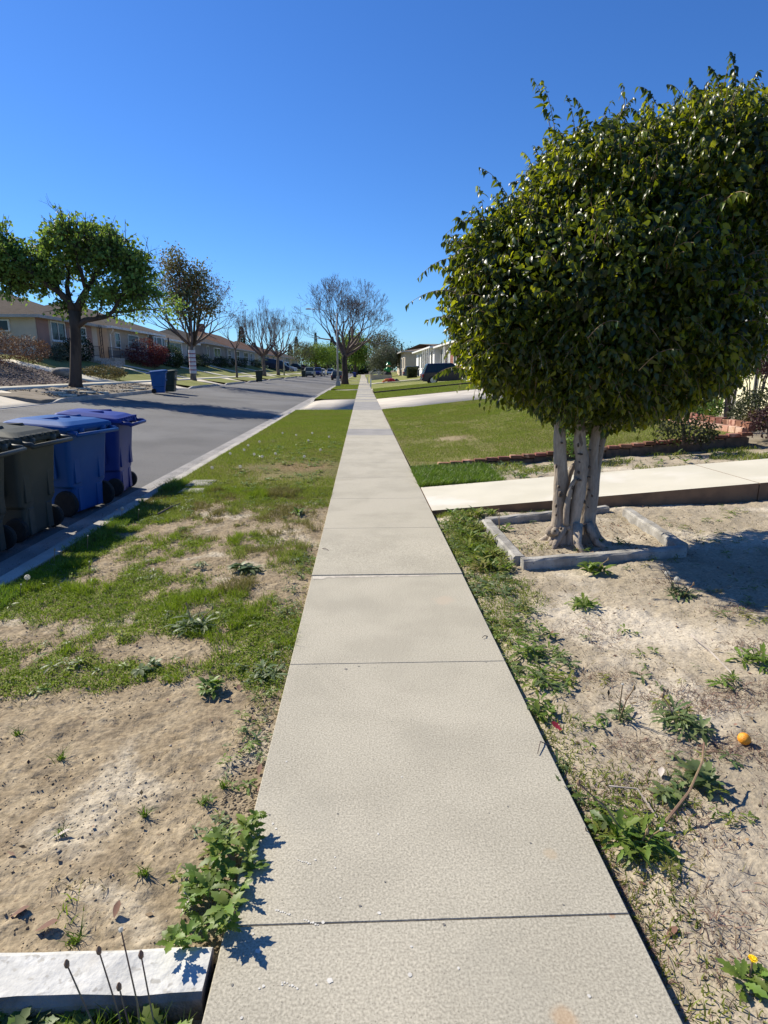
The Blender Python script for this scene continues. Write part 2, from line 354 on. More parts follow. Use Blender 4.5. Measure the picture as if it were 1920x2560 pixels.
kerb(-2.9, -2.72, 0., -.115, -.3, APR_R, -10, 220)
kerb(-11.0, -11.17, .58, .455, .2, APR_L, -10, 220)

# near sidewalk: real slabs with joints
jt = [-1.6, -.1, 1.443, 3.047, 4.517, 5.981, 7.451, 9.004, 10.465, 11.722, 13.308, 15.081, 16.75, 18.31, 19.981, 21.6, 23.2, 24.95, 26.6, 28.3, 30, 31.7, 33.2, 34.6]
while jt[-1] < 230: jt.append(jt[-1] + 1.52)
mb = MB(); grey = {15.081, 24.95, 26.6, 28.3, 30, 33.2}
for k in range(len(jt) - 1):
    a, b = jt[k], jt[k + 1]; g = .0016 if a < 30 else .006
    mb.cur = 1 if (a in grey or (a > 36 and random.random() < .18)) else 0
    za = 0.; zb = 0.
    if a == 4.517: za = .006
    
    e = .0035; x0, x1 = -.413, .785
    def ring(y, z, d=0): return [(x0 + d, y, z), (x1 - d, y, z)]
    V = [(x0, a + g, -.12), (x1, a + g, -.12), (x1, b - g, -.12), (x0, b - g, -.12),
         (x0, a + g, za - e), (x1, a + g, za - e), (x1, b - g, zb - e), (x0, b - g, zb - e),
         (x0 + e, a + g + e * .6, za), (x1 - e, a + g + e * .6, za), (x1 - e, b - g - e * .6, zb), (x0 + e, b - g - e * .6, zb)]
    mb.add(V, [(8, 9, 10, 11)] + [(i + j, (i + 1) % 4 + j, (i + 1) % 4 + j + 4, i + j + 4) for j in (0, 4) for i in range(4)])
# ground-down lip and droppings of paint and gum
mb.cur = 2
pts = []; n = 46
for i in range(n + 1):
    x = -.40 + i * (.98 / n); pts.append((x, 4.505, .0015)); 
low = [(-.40 + i * (.98 / n), 4.505 - (.10 if i < 5 else .055 * (1 - .55 * i / n)) * random.uniform(.75, 1.1), .0015) for i in range(n + 1)]
for i in range(n): mb.add([low[i], low[i + 1], pts[i + 1], pts[i]], [(0, 1, 2, 3)])
def blob(mb, x, y, r, z=.0014, el=1.):
    k = 9; a0 = random.random() * 6
    mb.add([(x + r * random.uniform(.7, 1.2) * math.cos(a0 + 2 * math.pi * i / k) * el, y + r * random.uniform(.7, 1.2) * math.sin(a0 + 2 * math.pi * i / k), z) for i in range(k)], [tuple(range(k))])
mb.cur = 3
for px, py, r in ((682, 2060, 5), (690, 2072, 4), (945, 2085, 4), (788, 2150, 4), (837, 2143, 3), (948, 2283, 5), (808, 2306, 5), (646, 2378, 8), (825, 2452, 8), (632, 2335, 4), (1028, 2367, 4), (1024, 2438, 6), (1146, 2421, 4), (1472, 2490, 5), (658, 2466, 4), (648, 2472, 3), (705, 2462, 3), (604, 2545, 4), (716, 1904, 4), (1004, 1943, 4), (838, 2170, 3), (850, 2245, 3), (790, 2462, 3), (1590, 2540, 3)):
    p = at_z(px, py); blob(mb, p[0], p[1], r * .0011)
for px, py in ((745, 2150), (690, 2275), (760, 2300), (705, 2455)):
    p = at_z(px, py)
    for i in range(7): blob(mb, p[0] + i * .007, p[1] - i * .003 + random.uniform(-.002, .002), random.uniform(.002, .004))
mb.cur = 4
for px, py, r in ((865, 1673, 7), (897, 1666, 5), (937, 1669, 3), (900, 2265, 4), (1110, 2312, 4), (962, 2205, 3), (1326, 2108, 3), (815, 1560, 3), (950, 1265, 4), (1060, 1370, 8), (990, 1293, 5), (1000, 1303, 5)):
    p = at_z(px, py); blob(mb, p[0], p[1], r * .0012)
for i in range(70):
    blob(mb, random.uniform(-.38, .75), random.uniform(1.0, 9) , random.uniform(.0015, .004))
sw = mb.build('sidewalk', [M['concrete'], M['concrete_grey'], M['concrete_ground'], M['gum'], M['gum_dark']])
tag(sw, kind='structure')
pa, pb, pc, pd = at_z(1375, 2135), at_z(1415, 2545), at_z(1530, 2290), at_z(1110, 1500)
blend_at(M['concrete'], [(tuple(pa), .035, (.42, .33, .22), .5), (tuple(pb), .05, (.44, .28, .15), .5), (tuple(pc), .012, (.4, .22, .12), .5), (tuple(pd), .11, (.47, .38, .29), .45),
                        ((-.2, 1.9, 0), .16, (.28, .265, .22), .2), ((.25, 2.3, 0), .2, (.29, .27, .22), .15), ((-.1, 3.9, 0), .25, (.31, .29, .24), .15), ((.35, 1.25, 0), .2, (.27, .255, .21), .2)])

# soil each side of the near sidewalk
def soilL(x, y):
    e = np.clip((y - 6.) / 2., 0, 1)
    h = -.028 + .018 * e
    n = (fbm(x * 3.1, y * 3.1, 4) - .5) * .026 + (fbm(x * 14, y * 14, 4) - .5) * .024 + (fbm(x * 38, y * 38, 3) - .5) * .014 - .010 * np.clip(1 - np.abs(fbm(x * 9 + 3, y * 9, 3) - .5) * 26, 0, 1)
    edge = np.clip(np.minimum(x + 2.72, -.41 - x) / .12, 0, 1)
    return h + n * (1 - .55 * e) * (.35 + .65 * edge) - .012 * (1 - edge) * (x > -1.5)
def soilR(x, y):
    h = -.022 + .036 * np.clip(x - .8, 0, 12)
    n = (fbm(x * 1.7 + 9, y * 1.7, 4) - .5) * .05 + (fbm(x * 12, y * 12, 4) - .5) * .022 + (fbm(x * 38, y * 38, 3) - .5) * .012 - .008 * np.clip(1 - np.abs(fbm(x * 7 + 3, y * 7, 3) - .5) * 26, 0, 1)
    edge = np.clip((x - .79) / .15, 0, 1); e2 = np.clip((6.74 - y) / .3, 0, 1)
    fl = np.clip((6.2 - y) / .8, 0, 1)
    return h + n * (.3 + .7 * edge) - .03 * (1 - edge) - .035 * (1 - e2)
sheet('parkway_soil', lin(-2.72, -.415, .014), lin(1.36, 7.6, .016), soilL, M['dirt'])
sheet('parkway_soil', lin(-2.72, -.415, .06), lin(7.6, 25., .07), lambda X, Y: soilL(X, Y) + .006, M['lawn_soil'])
sheet('parkway_soil', lin(-2.72, -.415, .08), lin(-2., 1.26, .05), lambda X, Y: -.075 + (fbm(X * 6, Y * 6) - .5) * .03, M['dirt'])
sheet('yard_soil', lin(.788, 6.4, .017), lin(.2, 6.76, .018), soilR, M['sand'])
sheet('yard_soil', lin(6.4, 14, .2), lin(-3, 6.76, .2), soilR, M['sand'])
def soilS(x, y): return -.03 + .062 * np.clip(x - .8, 0, 12) + (fbm(x * 5, y * 5, 4) - .5) * .05
sheet('planting_strip', lin(.788, 12, .03), lin(8.13, 9.84, .03), soilS, M['sand'])

# front path (pale new slabs), rising to the right
mb = MB(); PZ = lambda x: .078 * (x - .79)
for a, b in ((.795, 4.62), (4.632, 8.5), (8.512, 13)):
    y0, y1 = 6.741, 8.152
    V = [(a, y0, PZ(a)), (b, y0, PZ(b)), (b, y1, PZ(b)), (a, y1, PZ(a))]; L = [(x, y, z - .22) for x, y, z in V]
    mb.cur = 0; mb.add(V, [(0, 1, 2, 3)])
    mb.cur = 1; mb.add(V + L, [(0, 4, 5, 1), (1, 5, 6, 2), (2, 6, 7, 3), (3, 7, 4, 0)])
tag(mb.build('front_path', [M['new_concrete'], M['path_edge']]), kind='structure')

# lawns on the right, driveways
LAWN_R = lambda X, Y: ZR(X) + .012 + (fbm(X * 1.5, Y * 1.5, 3) - .5) * .05
sheet('front_lawn', lin(.79, 6.36, .08), lin(9.9, 25., .1), LAWN_R, M['lawn_soil'])
sheet('driveway', [.79, 3, 6, 10, 16], [25, 34.6], lambda X, Y: ZR(X), M['drive'], skirt=.15)
mb = MB(); APZ = lambda x: np.interp(x, [-2.72, -2.2, -.42], [-.112, -.05, -.001])
sheet('driveway_apron', [-2.72, -2.2, -1.5, -.42], [25, 34.6], lambda X, Y: APZ(X), M['drive'], skirt=.12)
sheet('front_lawn', lin(.79, 14, .4), lin(34.6, 42.6, .4), lambda X, Y: ZR(X) + .02, M['lawn'])
sheet('front_lawn', lin(.79, 14, .6), lin(42.75, 49.2, .5), lambda X, Y: ZR(X) + .13, M['lawn'])
sheet('front_lawn', lin(.79, 14, .6), lin(52.6, 70.2, .6), lambda X, Y: ZR(X) + .05, M['lawn'])
sheet('front_lawn', lin(.79, 14, .9), lin(73.6, 220, 2), lambda X, Y: ZR(X) + .03, M['lawn'])
for a, b in APR_R[1:3]:
    sheet('driveway', [.79, 3, 6, 10, 16], [a, b], lambda X, Y: ZR(X) + .05, M['drive'], skirt=.15)
for a, b in APR_R[1:]:
    sheet('driveway_apron', [-2.72, -2.2, -1.5, -.42], [a, b], lambda X, Y: APZ(X), M['drive'], skirt=.12)
segs = [34.6] + [v for ab in APR_R[1:] for v in ab] + [220]
for a, b in zip(segs[::2], segs[1::2]):
    sheet('parkway_lawn', lin(-2.72, -.42, .3), lin(a, b, .5), lambda X, Y: .004 + 0 * X, M['lawn'])
sheet('back_land', [14, 30, 80], [-5, 60, 220], lambda X, Y: ZR(X) - .04, M['lawn'])

# far side of the street
sheet('far_sidewalk', [-14.6, -13.2], [-20, 220], lambda X, Y: ZL(X) + .025, M['new_concrete'], skirt=.1)
segs = [40.2] + [v for ab in APR_L[2:] for v in ab] + [220]
for a, b in zip(segs[::2], segs[1::2]):
    sheet('far_parkway', lin(-13.2, -11.16, .3), lin(a, b, .5), lambda X, Y: ZL(X), M['lawn'])
sheet('far_parkway', lin(-13.2, -11.16, .12), lin(21.5, 37.2, .12), lambda X, Y: ZL(X) - .02 + (fbm(X * 2, Y * 2, 4) - .5) * .1, M['far_dirt'], skirt=.4)
for a, b in APR_L:
    sheet('far_apron', [-13.2, -12.4, -11.6, -11.16], [a, b], lambda X, Y: np.interp(X, [-13.2, -11.6, -11.16], [.88, .52, .452]), M['drive'], skirt=.1)
def slant(name, xs, ya, yb, dz, mat, step=.5, skirt=0, rough=0):
    """a strip laid on the slope of the far lots; ya / yb give its two edges at each x"""
    xs = np.asarray(xs); T_ = np.linspace(0, 1, max(2, int(abs(yb[0] - ya[0]) / step) + 2)); X, T2 = np.meshgrid(xs, T_)
    A = np.interp(X, xs[[0, -1]], [ya[0], ya[1]]); B = np.interp(X, xs[[0, -1]], [yb[0], yb[1]]); Y = A + (B - A) * T2
    Z = ZL(X) + dz + (fbm(X * 2.2, Y * 2.2, 4) - .5) * rough
    nx, ny = len(xs), len(T_); i = np.arange(nx * ny).reshape(ny, nx)
    Fs = [np.stack([i[:-1, :-1], i[:-1, 1:], i[1:, 1:], i[1:, :-1]], -1).reshape(-1, 4)]
    V = np.stack([X, Y, Z], -1).reshape(-1, 3)
    if skirt:
        loop = np.concatenate([i[0, :], i[1:, -1], i[-1, -2::-1], i[-2:0:-1, 0]]); n0 = len(V); low = V[loop].copy(); low[:, 2] -= skirt
        V = np.concatenate([V, low]); k = np.arange(len(loop)); k2 = (k + 1) % len(loop); Fs.append(np.stack([loop[k2], loop[k], n0 + k, n0 + k2], -1))
    return tag(arr_obj(name, V, Fs, mat, smooth=not skirt), kind='structure')
slant('mulch_bed', np.linspace(-20.5, -14.6, 40), (8, 8), (32.6, 34.2), .0, M['mulch'], .15, rough=.16)
slant('house_walk', np.linspace(-19, -14.6, 8), (32.6, 34.2), (34.4, 37.2), .03, M['new_concrete'], skirt=.1)
slant('far_lawn', np.linspace(-40, -14.6, 30), (18, 37.2), (40, 46.9), .02, M['lawn'])
slant('house_walk', np.linspace(-20, -14.6, 8), (43.6, 48.6), (44.4, 49.7), .03, M['new_concrete'], skirt=.1)
slant('far_lawn', np.linspace(-20, -14.6, 8), (44.4, 49.7), (46.4, 51.6), .01, M['lawn'])
slant('house_walk', np.linspace(-20, -14.6, 8), (46.4, 51.6), (47.3, 52.8), .03, M['new_concrete'], skirt=.1)
slant('far_lawn', np.linspace(-20, -14.6, 8), (47.3, 52.8), (60.2, 66.6), .01, M['lawn'])
slant('house_walk', np.linspace(-20, -14.6, 8), (60.2, 66.6), (61.5, 68.2), .03, M['new_concrete'], skirt=.1)
slant('far_lawn', np.linspace(-20, -14.6, 8), (61.5, 68.2), (76.5, 81.4), .01, M['lawn'])
slant('house_walk', np.linspace(-20, -14.6, 8), (76.5, 81.4), (78, 83.2), .03, M['new_concrete'], skirt=.1)
slant('far_lawn', np.linspace(-20, -14.6, 8), (78, 83.2), (94, 99.4), .01, M['lawn'])
slant('house_walk', np.linspace(-20, -14.6, 8), (94, 99.4), (95.5, 101.4), .03, M['new_concrete'], skirt=.1)
slant('far_lawn', np.linspace(-20, -14.6, 8), (95.5, 101.4), (215, 220), .01, M['lawn'])
sheet('far_lots', [-60, -40, -20], [-10, 60, 220], lambda X, Y: ZL(X) - .03, M['lawn'])
mb = MB()
for x, y, rz, a, b in ((-12.2, 24.6, .1, .5, .2), (-11.6, 24.1, -.1, .55, .2), (-12.5, 26.2, .2, .5, .2), (-11.9, 26.5, 0, .55, .22), (-11.5, 27.4, .5, .3, .3), (-12.6, 28.0, .3, .4, .2), (-11.8, 32.5, .2, .5, .25), (-12.3, 33.3, 0, .4, .22), (-11.6, 30.5, .1, .4, .2)):
    z = float(ZL(x)) + .0; mb.box(x - a * .8, x + a * .8, y - b, y + b, z - .06, z + .025, rz)
st = mb.build('stepping_stones', M['new_concrete'], bevel=.01); tag(st, 'pale stone slabs set in the bare far parkway under the green street tree', 'stepping stones', kind='stuff')

# ================================================================ BUILDERS
def adopt(o, e):
    o.parent = e; o.matrix_parent_inverse = Matrix.Translation(-Vector(e.location)); return o

def leaf_arr(P, A, N, L, W, st, fold=.25, droop=.3):
    """leaves as little folded blades. P base, A axis, N normal; st = [(t, half width)] between the two end points"""
    n = len(P); A = A / np.linalg.norm(A, axis=1, keepdims=True); Sd = np.cross(A, N); Sd /= np.linalg.norm(Sd, axis=1, keepdims=True) + 1e-9; N = np.cross(Sd, A)
    L = np.asarray(L).reshape(-1, 1) * np.ones((n, 1)); W = np.asarray(W).reshape(-1, 1) * np.ones((n, 1)); droop = np.asarray(droop).reshape(-1, 1)
    cols = [P]
    for t, hw in st:
        mid = P + A * L * t - N * (droop * t * t) * L
        e = N * fold * hw * W
        cols += [mid + Sd * hw * W + e, mid, mid - Sd * hw * W + e]
    cols.append(P + A * L - N * droop * L)
    V = np.stack(cols, 1); k = V.shape[1]; b = (np.arange(n) * k)[:, None]; m = len(st)
    tri = [(0, 2, 1), (0, 3, 2), (3 * m - 2, 3 * m - 1, k - 1), (3 * m - 1, 3 * m, k - 1)]; quad = []
    for i in range(m - 1): q = 1 + 3 * i; quad += [(q, q + 1, q + 4, q + 3), (q + 1, q + 2, q + 5, q + 4)]
    T3 = (b[:, None, :] + np.array(tri)[None]).reshape(-1, 3); Q = (b[:, None, :] + np.array(quad)[None]).reshape(-1, 4) if quad else np.zeros((0, 4), int)
    return V.reshape(-1, 3), T3, Q

def merge(parts):
    Vs, T, Q, mt, mq = [], [], [], [], []; b = 0
    for p in parts:
        V, t, q = p[:3]; mi = p[3] if len(p) > 3 else 0
        Vs.append(V); T.append(t + b); Q.append(q + b); mt.append(np.full(len(t), mi)); mq.append(np.full(len(q), mi)); b += len(V)
    return np.concatenate(Vs), [np.concatenate(T), np.concatenate(Q)], [np.concatenate(mt), np.concatenate(mq)]

def rnd_dir(n): d = rng.normal(size=(n, 3)); return d / np.linalg.norm(d, axis=1, keepdims=True)

def cloud_points(ells, n, lo=.72, hi=1.03, cull=.7, lump=.12):
    """points in the outer shell of a union of ellipsoids, with lumps and hollows"""
    E = np.array(ells, float); wgt = (E[:, 3] * E[:, 4] + E[:, 4] * E[:, 5] + E[:, 3] * E[:, 5]); wgt /= wgt.sum()
    out = np.zeros((0, 3)); nor = np.zeros((0, 3))
    while len(out) < n:
        k = rng.choice(len(E), n, p=wgt); d = rnd_dir(n); r = lo + (hi - lo) * rng.random(n) ** .55
        lm = fbm(d[:, 0] * 2.6 + k * 7 + 20, d[:, 1] * 2.6 + d[:, 2] * 3.1 + 20, 3) - .5
        p = E[k, :3] + d * E[k, 3:] * (r * (1 + lump * 2.4 * lm))[:, None]
        q = ((p[:, None, :] - E[None, :, :3]) / E[None, :, 3:]); q = (q ** 2).sum(-1) ** .5
        q[np.arange(n), k] = 9; ok = q.min(1) > cull
        nn = d / E[k, 3:]; nn /= np.linalg.norm(nn, axis=1, keepdims=True)
        out = np.concatenate([out, p[ok]]); nor = np.concatenate([nor, nn[ok]])
    return out[:n], nor[:n]

LEAF2 = [(.45, .5)]
def leaf_mass(ells, n, size, droop=.5, lo=.55, lump=.15, clump=0, hi=1.03, aspect=.55, mats=1):
    if clump:
        c, cn = cloud_points(ells, clump, lo, hi, .6, lump); k = rng.integers(0, clump, n); P = c[k] + rng.normal(size=(n, 3)) * size * 1.5; Nn = cn[k]
    else: P, Nn = cloud_points(ells, n, lo, hi, .6, lump)
    A = Nn * .6 + rnd_dir(n) * .8 + np.array([0, 0, -droop]); N = Nn + rnd_dir(n) * .7 + np.array([0, 0, .3])
    L = size * rng.uniform(.6, 1.25, n)
    return leaf_arr(P, A, N, L, L * aspect, LEAF2, .3, .2)

def seg_arr(segs, n=4):
    S_ = np.array(segs, float); P0, P1, R0, R1 = S_[:, 0:3], S_[:, 3:6], S_[:, 6], S_[:, 7]; D = P1 - P0; D /= np.linalg.norm(D, axis=1, keepdims=True) + 1e-9
    ref = np.where(np.abs(D[:, [2]]) < .9, np.array([[0, 0, 1.]]), np.array([[1., 0, 0]])); a = np.cross(D, ref); a /= np.linalg.norm(a, axis=1, keepdims=True); b = np.cross(D, a)
    an = np.arange(n) * 2 * np.pi / n; c = a[:, None] * np.cos(an)[None, :, None] + b[:, None] * np.sin(an)[None, :, None]
    V = np.concatenate([P0[:, None] + c * R0[:, None, None], P1[:, None] + c * R1[:, None, None]], 1); m = len(S_)
    j = np.arange(n); k = (j + 1) % n; q = np.stack([j, k, n + k, n + j], -1)
    return V.reshape(-1, 3), np.zeros((0, 3), int), ((np.arange(m) * 2 * n)[:, None, None] + q[None]).reshape(-1, 4)

def grow(segs, tips, p, d, L, r, depth, spread=.55, up=.12, kids=(2, 3), shrink=.72, rs=.62, wob=.14, steps=3, rnd=random):
    p = Vector(p); d = Vector(d).normalized(); r0 = r
    for i in range(steps):
        r1 = r0 * (1 - .28 / steps * 1.2)
        d = (d + Vector((rnd.gauss(0, wob), rnd.gauss(0, wob), rnd.gauss(0, wob) + up * .5))).normalized()
        q = p + d * (L / steps); segs.append((*p, *q, r0, r1)); p, r0 = q, r1
        if depth <= 2 and i < steps - 1 and rnd.random() < .42:
            dd = (d + Vector((rnd.gauss(0, .7), rnd.gauss(0, .7), rnd.gauss(.2, .5)))).normalized()
            tip = p + dd * L * rnd.uniform(.3, .7); segs.append((*p, *tip, r0 * .5, r0 * .25)); tips.append((tuple(tip), tuple(dd)))
    if depth <= 0: tips.append((tuple(p), tuple(d))); return
    k = rnd.randint(*kids); a0 = rnd.random() * 6.28
    ref = Vector((0, 0, 1)) if abs(d.z) < .9 else Vector((1, 0, 0)); a = d.cross(ref).normalized(); b = d.cross(a)
    for i in range(k):
        an = a0 + i * 6.28 / k + rnd.uniform(-.5, .5); s = spread * rnd.uniform(.6, 1.25)
        nd = d * math.cos(s) + (a * math.cos(an) + b * math.sin(an)) * math.sin(s) + Vector((0, 0, up))
        grow(segs, tips, p, nd, L * shrink * rnd.uniform(.8, 1.15), r0 * rs * rnd.uniform(.85, 1.1), depth - 1, spread, up, kids, shrink, rs, wob, steps, rnd)

def bare_tree(name, base, h_fork, r, limbs, L, depth, label, lean=(0, 0), spread=.5, seed=1, mat='bark_grey', tw='twig', group=None, up=.14, tilt=.55, leaves=None, kids=(2, 3), shrink=.72, flare=1.35):
    rnd = random.Random(seed); e = empty(name, base, 0, label, 'tree', group)
    x, y, z = base; segs, tips = [], []
    top = (x + lean[0], y + lean[1], z + h_fork)
    mb = MB(); n = 7
    pts = [(x + lean[0] * t + rnd.gauss(0, r * .12) * (0 < t < 1), y + lean[1] * t, z - .15 + (h_fork + .3) * t) for t in np.linspace(0, 1, n)]
    mb.tube(pts, [r * (flare if i == 0 else 1.12 if i == 1 else 1 - .04 * i) for i in range(n)], 10)
    adopt(mb.build('trunk', M[mat], smooth=True), e)
    for i in range(limbs):
        an = i * 6.283 / limbs + rnd.uniform(-.4, .4); t = tilt * rnd.uniform(.65, 1.25)
        grow(segs, tips, (top[0], top[1], top[2] - rnd.uniform(0, .3) * r * 3), (math.cos(an) * math.sin(t), math.sin(an) * math.sin(t), math.cos(t)), L * rnd.uniform(.85, 1.1), r * .55, depth, spread, up, kids, shrink, .66, .12, 3, rnd)
    segs = [(*s_[:6], max(s_[6], r * .026), max(s_[7], r * .018)) for s_ in segs]
    parts = [seg_arr(segs, 4)]
    V, Fs, mi = merge(parts); adopt(arr_obj('crown', V, Fs, M[tw], smooth=True), e)
    if leaves:
        m_, cnt, size = leaves; T_ = np.array([t[0] for t in tips]); k = rng.integers(0, len(T_), cnt)
        P = T_[k] + rng.normal(size=(cnt, 3)) * size * 1.2; LV = leaf_arr(P, rnd_dir(cnt) + np.array([0, 0, -.5]), rnd_dir(cnt), size * rng.uniform(.6, 1.2, cnt), size * .55, LEAF2, .3, .2)
        adopt(arr_obj('leaves', LV[0], [LV[1], LV[2]], m_), e)
    return e, tips

def leafy_tree(name, base, ells, n, size, label, mat, h_fork=3, r=.2, limbs=5, barkm='bark', group=None, clump=0, cat='tree', seed=2, lean=(0, 0), lump=.16, lo=.5, droop=.45, depth=2):
    rnd = random.Random(seed); e = empty(name, base, 0, label, cat, group); x, y, z = base
    mb = MB(); pts = [(x + lean[0] * t, y + lean[1] * t, z - .15 + (h_fork + .15) * t) for t in np.linspace(0, 1, 5)]
    mb.tube(pts, [r * 1.35, r * 1.05, r, r * .95, r * .8], 9); segs, tips = [], []
    for i in range(limbs):
        c = ells[i % len(ells)]; tgt = Vector(c[:3]) + Vector((rnd.gauss(0, .35) * c[3], rnd.gauss(0, .35) * c[4], rnd.gauss(.1, .3) * c[5])); d = tgt - Vector(pts[-1])
        grow(segs, tips, pts[-1], d, d.length * .55, r * .55, depth, .5, .08, (2, 3), .6, .6, .1, 3, rnd)
    V, T3, Q = seg_arr(segs, 5); b = len(mb.v)
    for f in Q: mb.f.append([int(b + i) for i in f]); mb.m.append(0)
    mb.v += [tuple(map(float, p)) for p in V]
    adopt(mb.build('trunk', M[barkm], smooth=True), e)
    LV = leaf_mass(ells, n, size, droop, lo, lump, clump)
    adopt(arr_obj('crown', LV[0], [LV[1], LV[2]], mat), e)
    return e

def bush(name, base, ells, n, size, label, mat, cat='bush', group=None, lump=.16, clump=0, lo=.45, droop=.15, stems=6, stemm='twig', aspect=.55):
    e = empty(name, base, 0, label, cat, group); mb = MB()
    for i in range(stems):
        c = ells[i % len(ells)]; p = (c[0] + random.gauss(0, .3) * c[3], c[1] + random.gauss(0, .3) * c[4], c[2] + random.gauss(.2, .3) * c[5])
        mb.tube([(base[0] + (p[0] - base[0]) * .3, base[1] + (p[1] - base[1]) * .3, base[2] - .05), tuple((base[k] + p[k]) / 2 + (.0 if k < 2 else .05) for k in range(3)), p], [.02, .014, .006], 4)
    adopt(mb.build('stems', M[stemm]), e)
    LV = leaf_mass(ells, n, size, droop, lo, lump, clump, aspect=aspect); adopt(arr_obj('foliage', LV[0], [LV[1], LV[2]], mat), e)
    return e

# ---------------------------------------------------------------- houses
def window(e, x, s, y0, y1, z0, z1, bars=(1, 0), fr=.09, trim='white_trim', pane='glass', sill=True, label=None):
    """a framed window on a wall at x facing s (+1 / -1); its pane is a sub-part"""
    mb = MB(); d0, d1 = (x - s * .02, x + s * .07); a, b = min(d0, d1), max(d0, d1)
    mb.box(a, b, y0 - fr, y0, z0 - fr, z1 + fr); mb.box(a, b, y1, y1 + fr, z0 - fr, z1 + fr)
    mb.box(a, b, y0, y1, z1, z1 + fr); mb.box(a, b, y0, y1, z0 - fr, z0)
    c0, c1_ = sorted((x - s * .01, x + s * .05))
    for i in range(bars[0]): y = y0 + (y1 - y0) * (i + 1) / (bars[0] + 1); mb.box(c0, c1_, y - .03, y + .03, z0, z1)
    for i in range(bars[1]):
        z = z0 + (z1 - z0) * (i + 1) / (bars[1] + 1); n = bars[0] + 1
        for k in range(n):
            ya = y0 + (y1 - y0) * k / n + (.03 if k else 0); yb = y0 + (y1 - y0) * (k + 1) / n - (.03 if k < n - 1 else 0); mb.box(c0, c1_ - .003 * s, ya, yb, z - .025, z + .025)
    if sill: q0, q1 = sorted((x, x + s * .12)); mb.box(q0, q1, y0 - fr - .04, y1 + fr + .04, z0 - fr - .05, z0 - fr - .003)
    w_ = adopt(mb.build('window', M[trim]), e)
    p0, p1 = sorted((x + s * .004, x + s * .02)); pm_ = MB().box(p0, p1, y0, y1, z0, z1).build('pane', M[pane]); pm_.parent = w_
    return w_

def hip_roof(e, x0, x1, y0, y1, ze, zr, mat, fasc, ridge='y', ov=.5, th=.16, gable=0):
    x0 -= ov; x1 += ov; y0 -= ov; y1 += ov; mb = MB()
    if ridge == 'y':
        h = (x1 - x0) / 2 * (0.02 if gable else .95); xm = (x0 + x1) / 2; r0, r1 = (xm, y0 + h, zr), (xm, y1 - h, zr)
        V = [(x0, y0, ze), (x1, y0, ze), (x1, y1, ze), (x0, y1, ze), r0, r1]; Fc = [(0, 1, 4), (1, 2, 5, 4), (2, 3, 5), (3, 0, 4, 5)]
    else:
        h = (y1 - y0) / 2 * (0.02 if gable else .95); ym = (y0 + y1) / 2; r0, r1 = (x0 + h, ym, zr), (x1 - h, ym, zr)
        V = [(x0, y0, ze), (x1, y0, ze), (x1, y1, ze), (x0, y1, ze), r0, r1]; Fc = [(0, 1, 5, 4), (1, 2, 5), (2, 3, 4, 5), (3, 0, 4)]
    mb.add(V, Fc); rf = adopt(mb.build('roof', mat), e)
    f = MB(); t = .05
    f.box(x0 - t, x1 + t, y0 - t, y0, ze - th, ze + .02); f.box(x0 - t, x1 + t, y1, y1 + t, ze - th, ze + .02); f.box(x1, x1 + t, y0, y1, ze - th, ze + .02); f.box(x0 - t, x0, y0, y1, ze - th, ze + .02)
    f.box(x0, x1, y0, y1, ze - .05, ze - .02)
    fb = f.build('fascia', M[fasc]); fb.parent = rf
    return rf

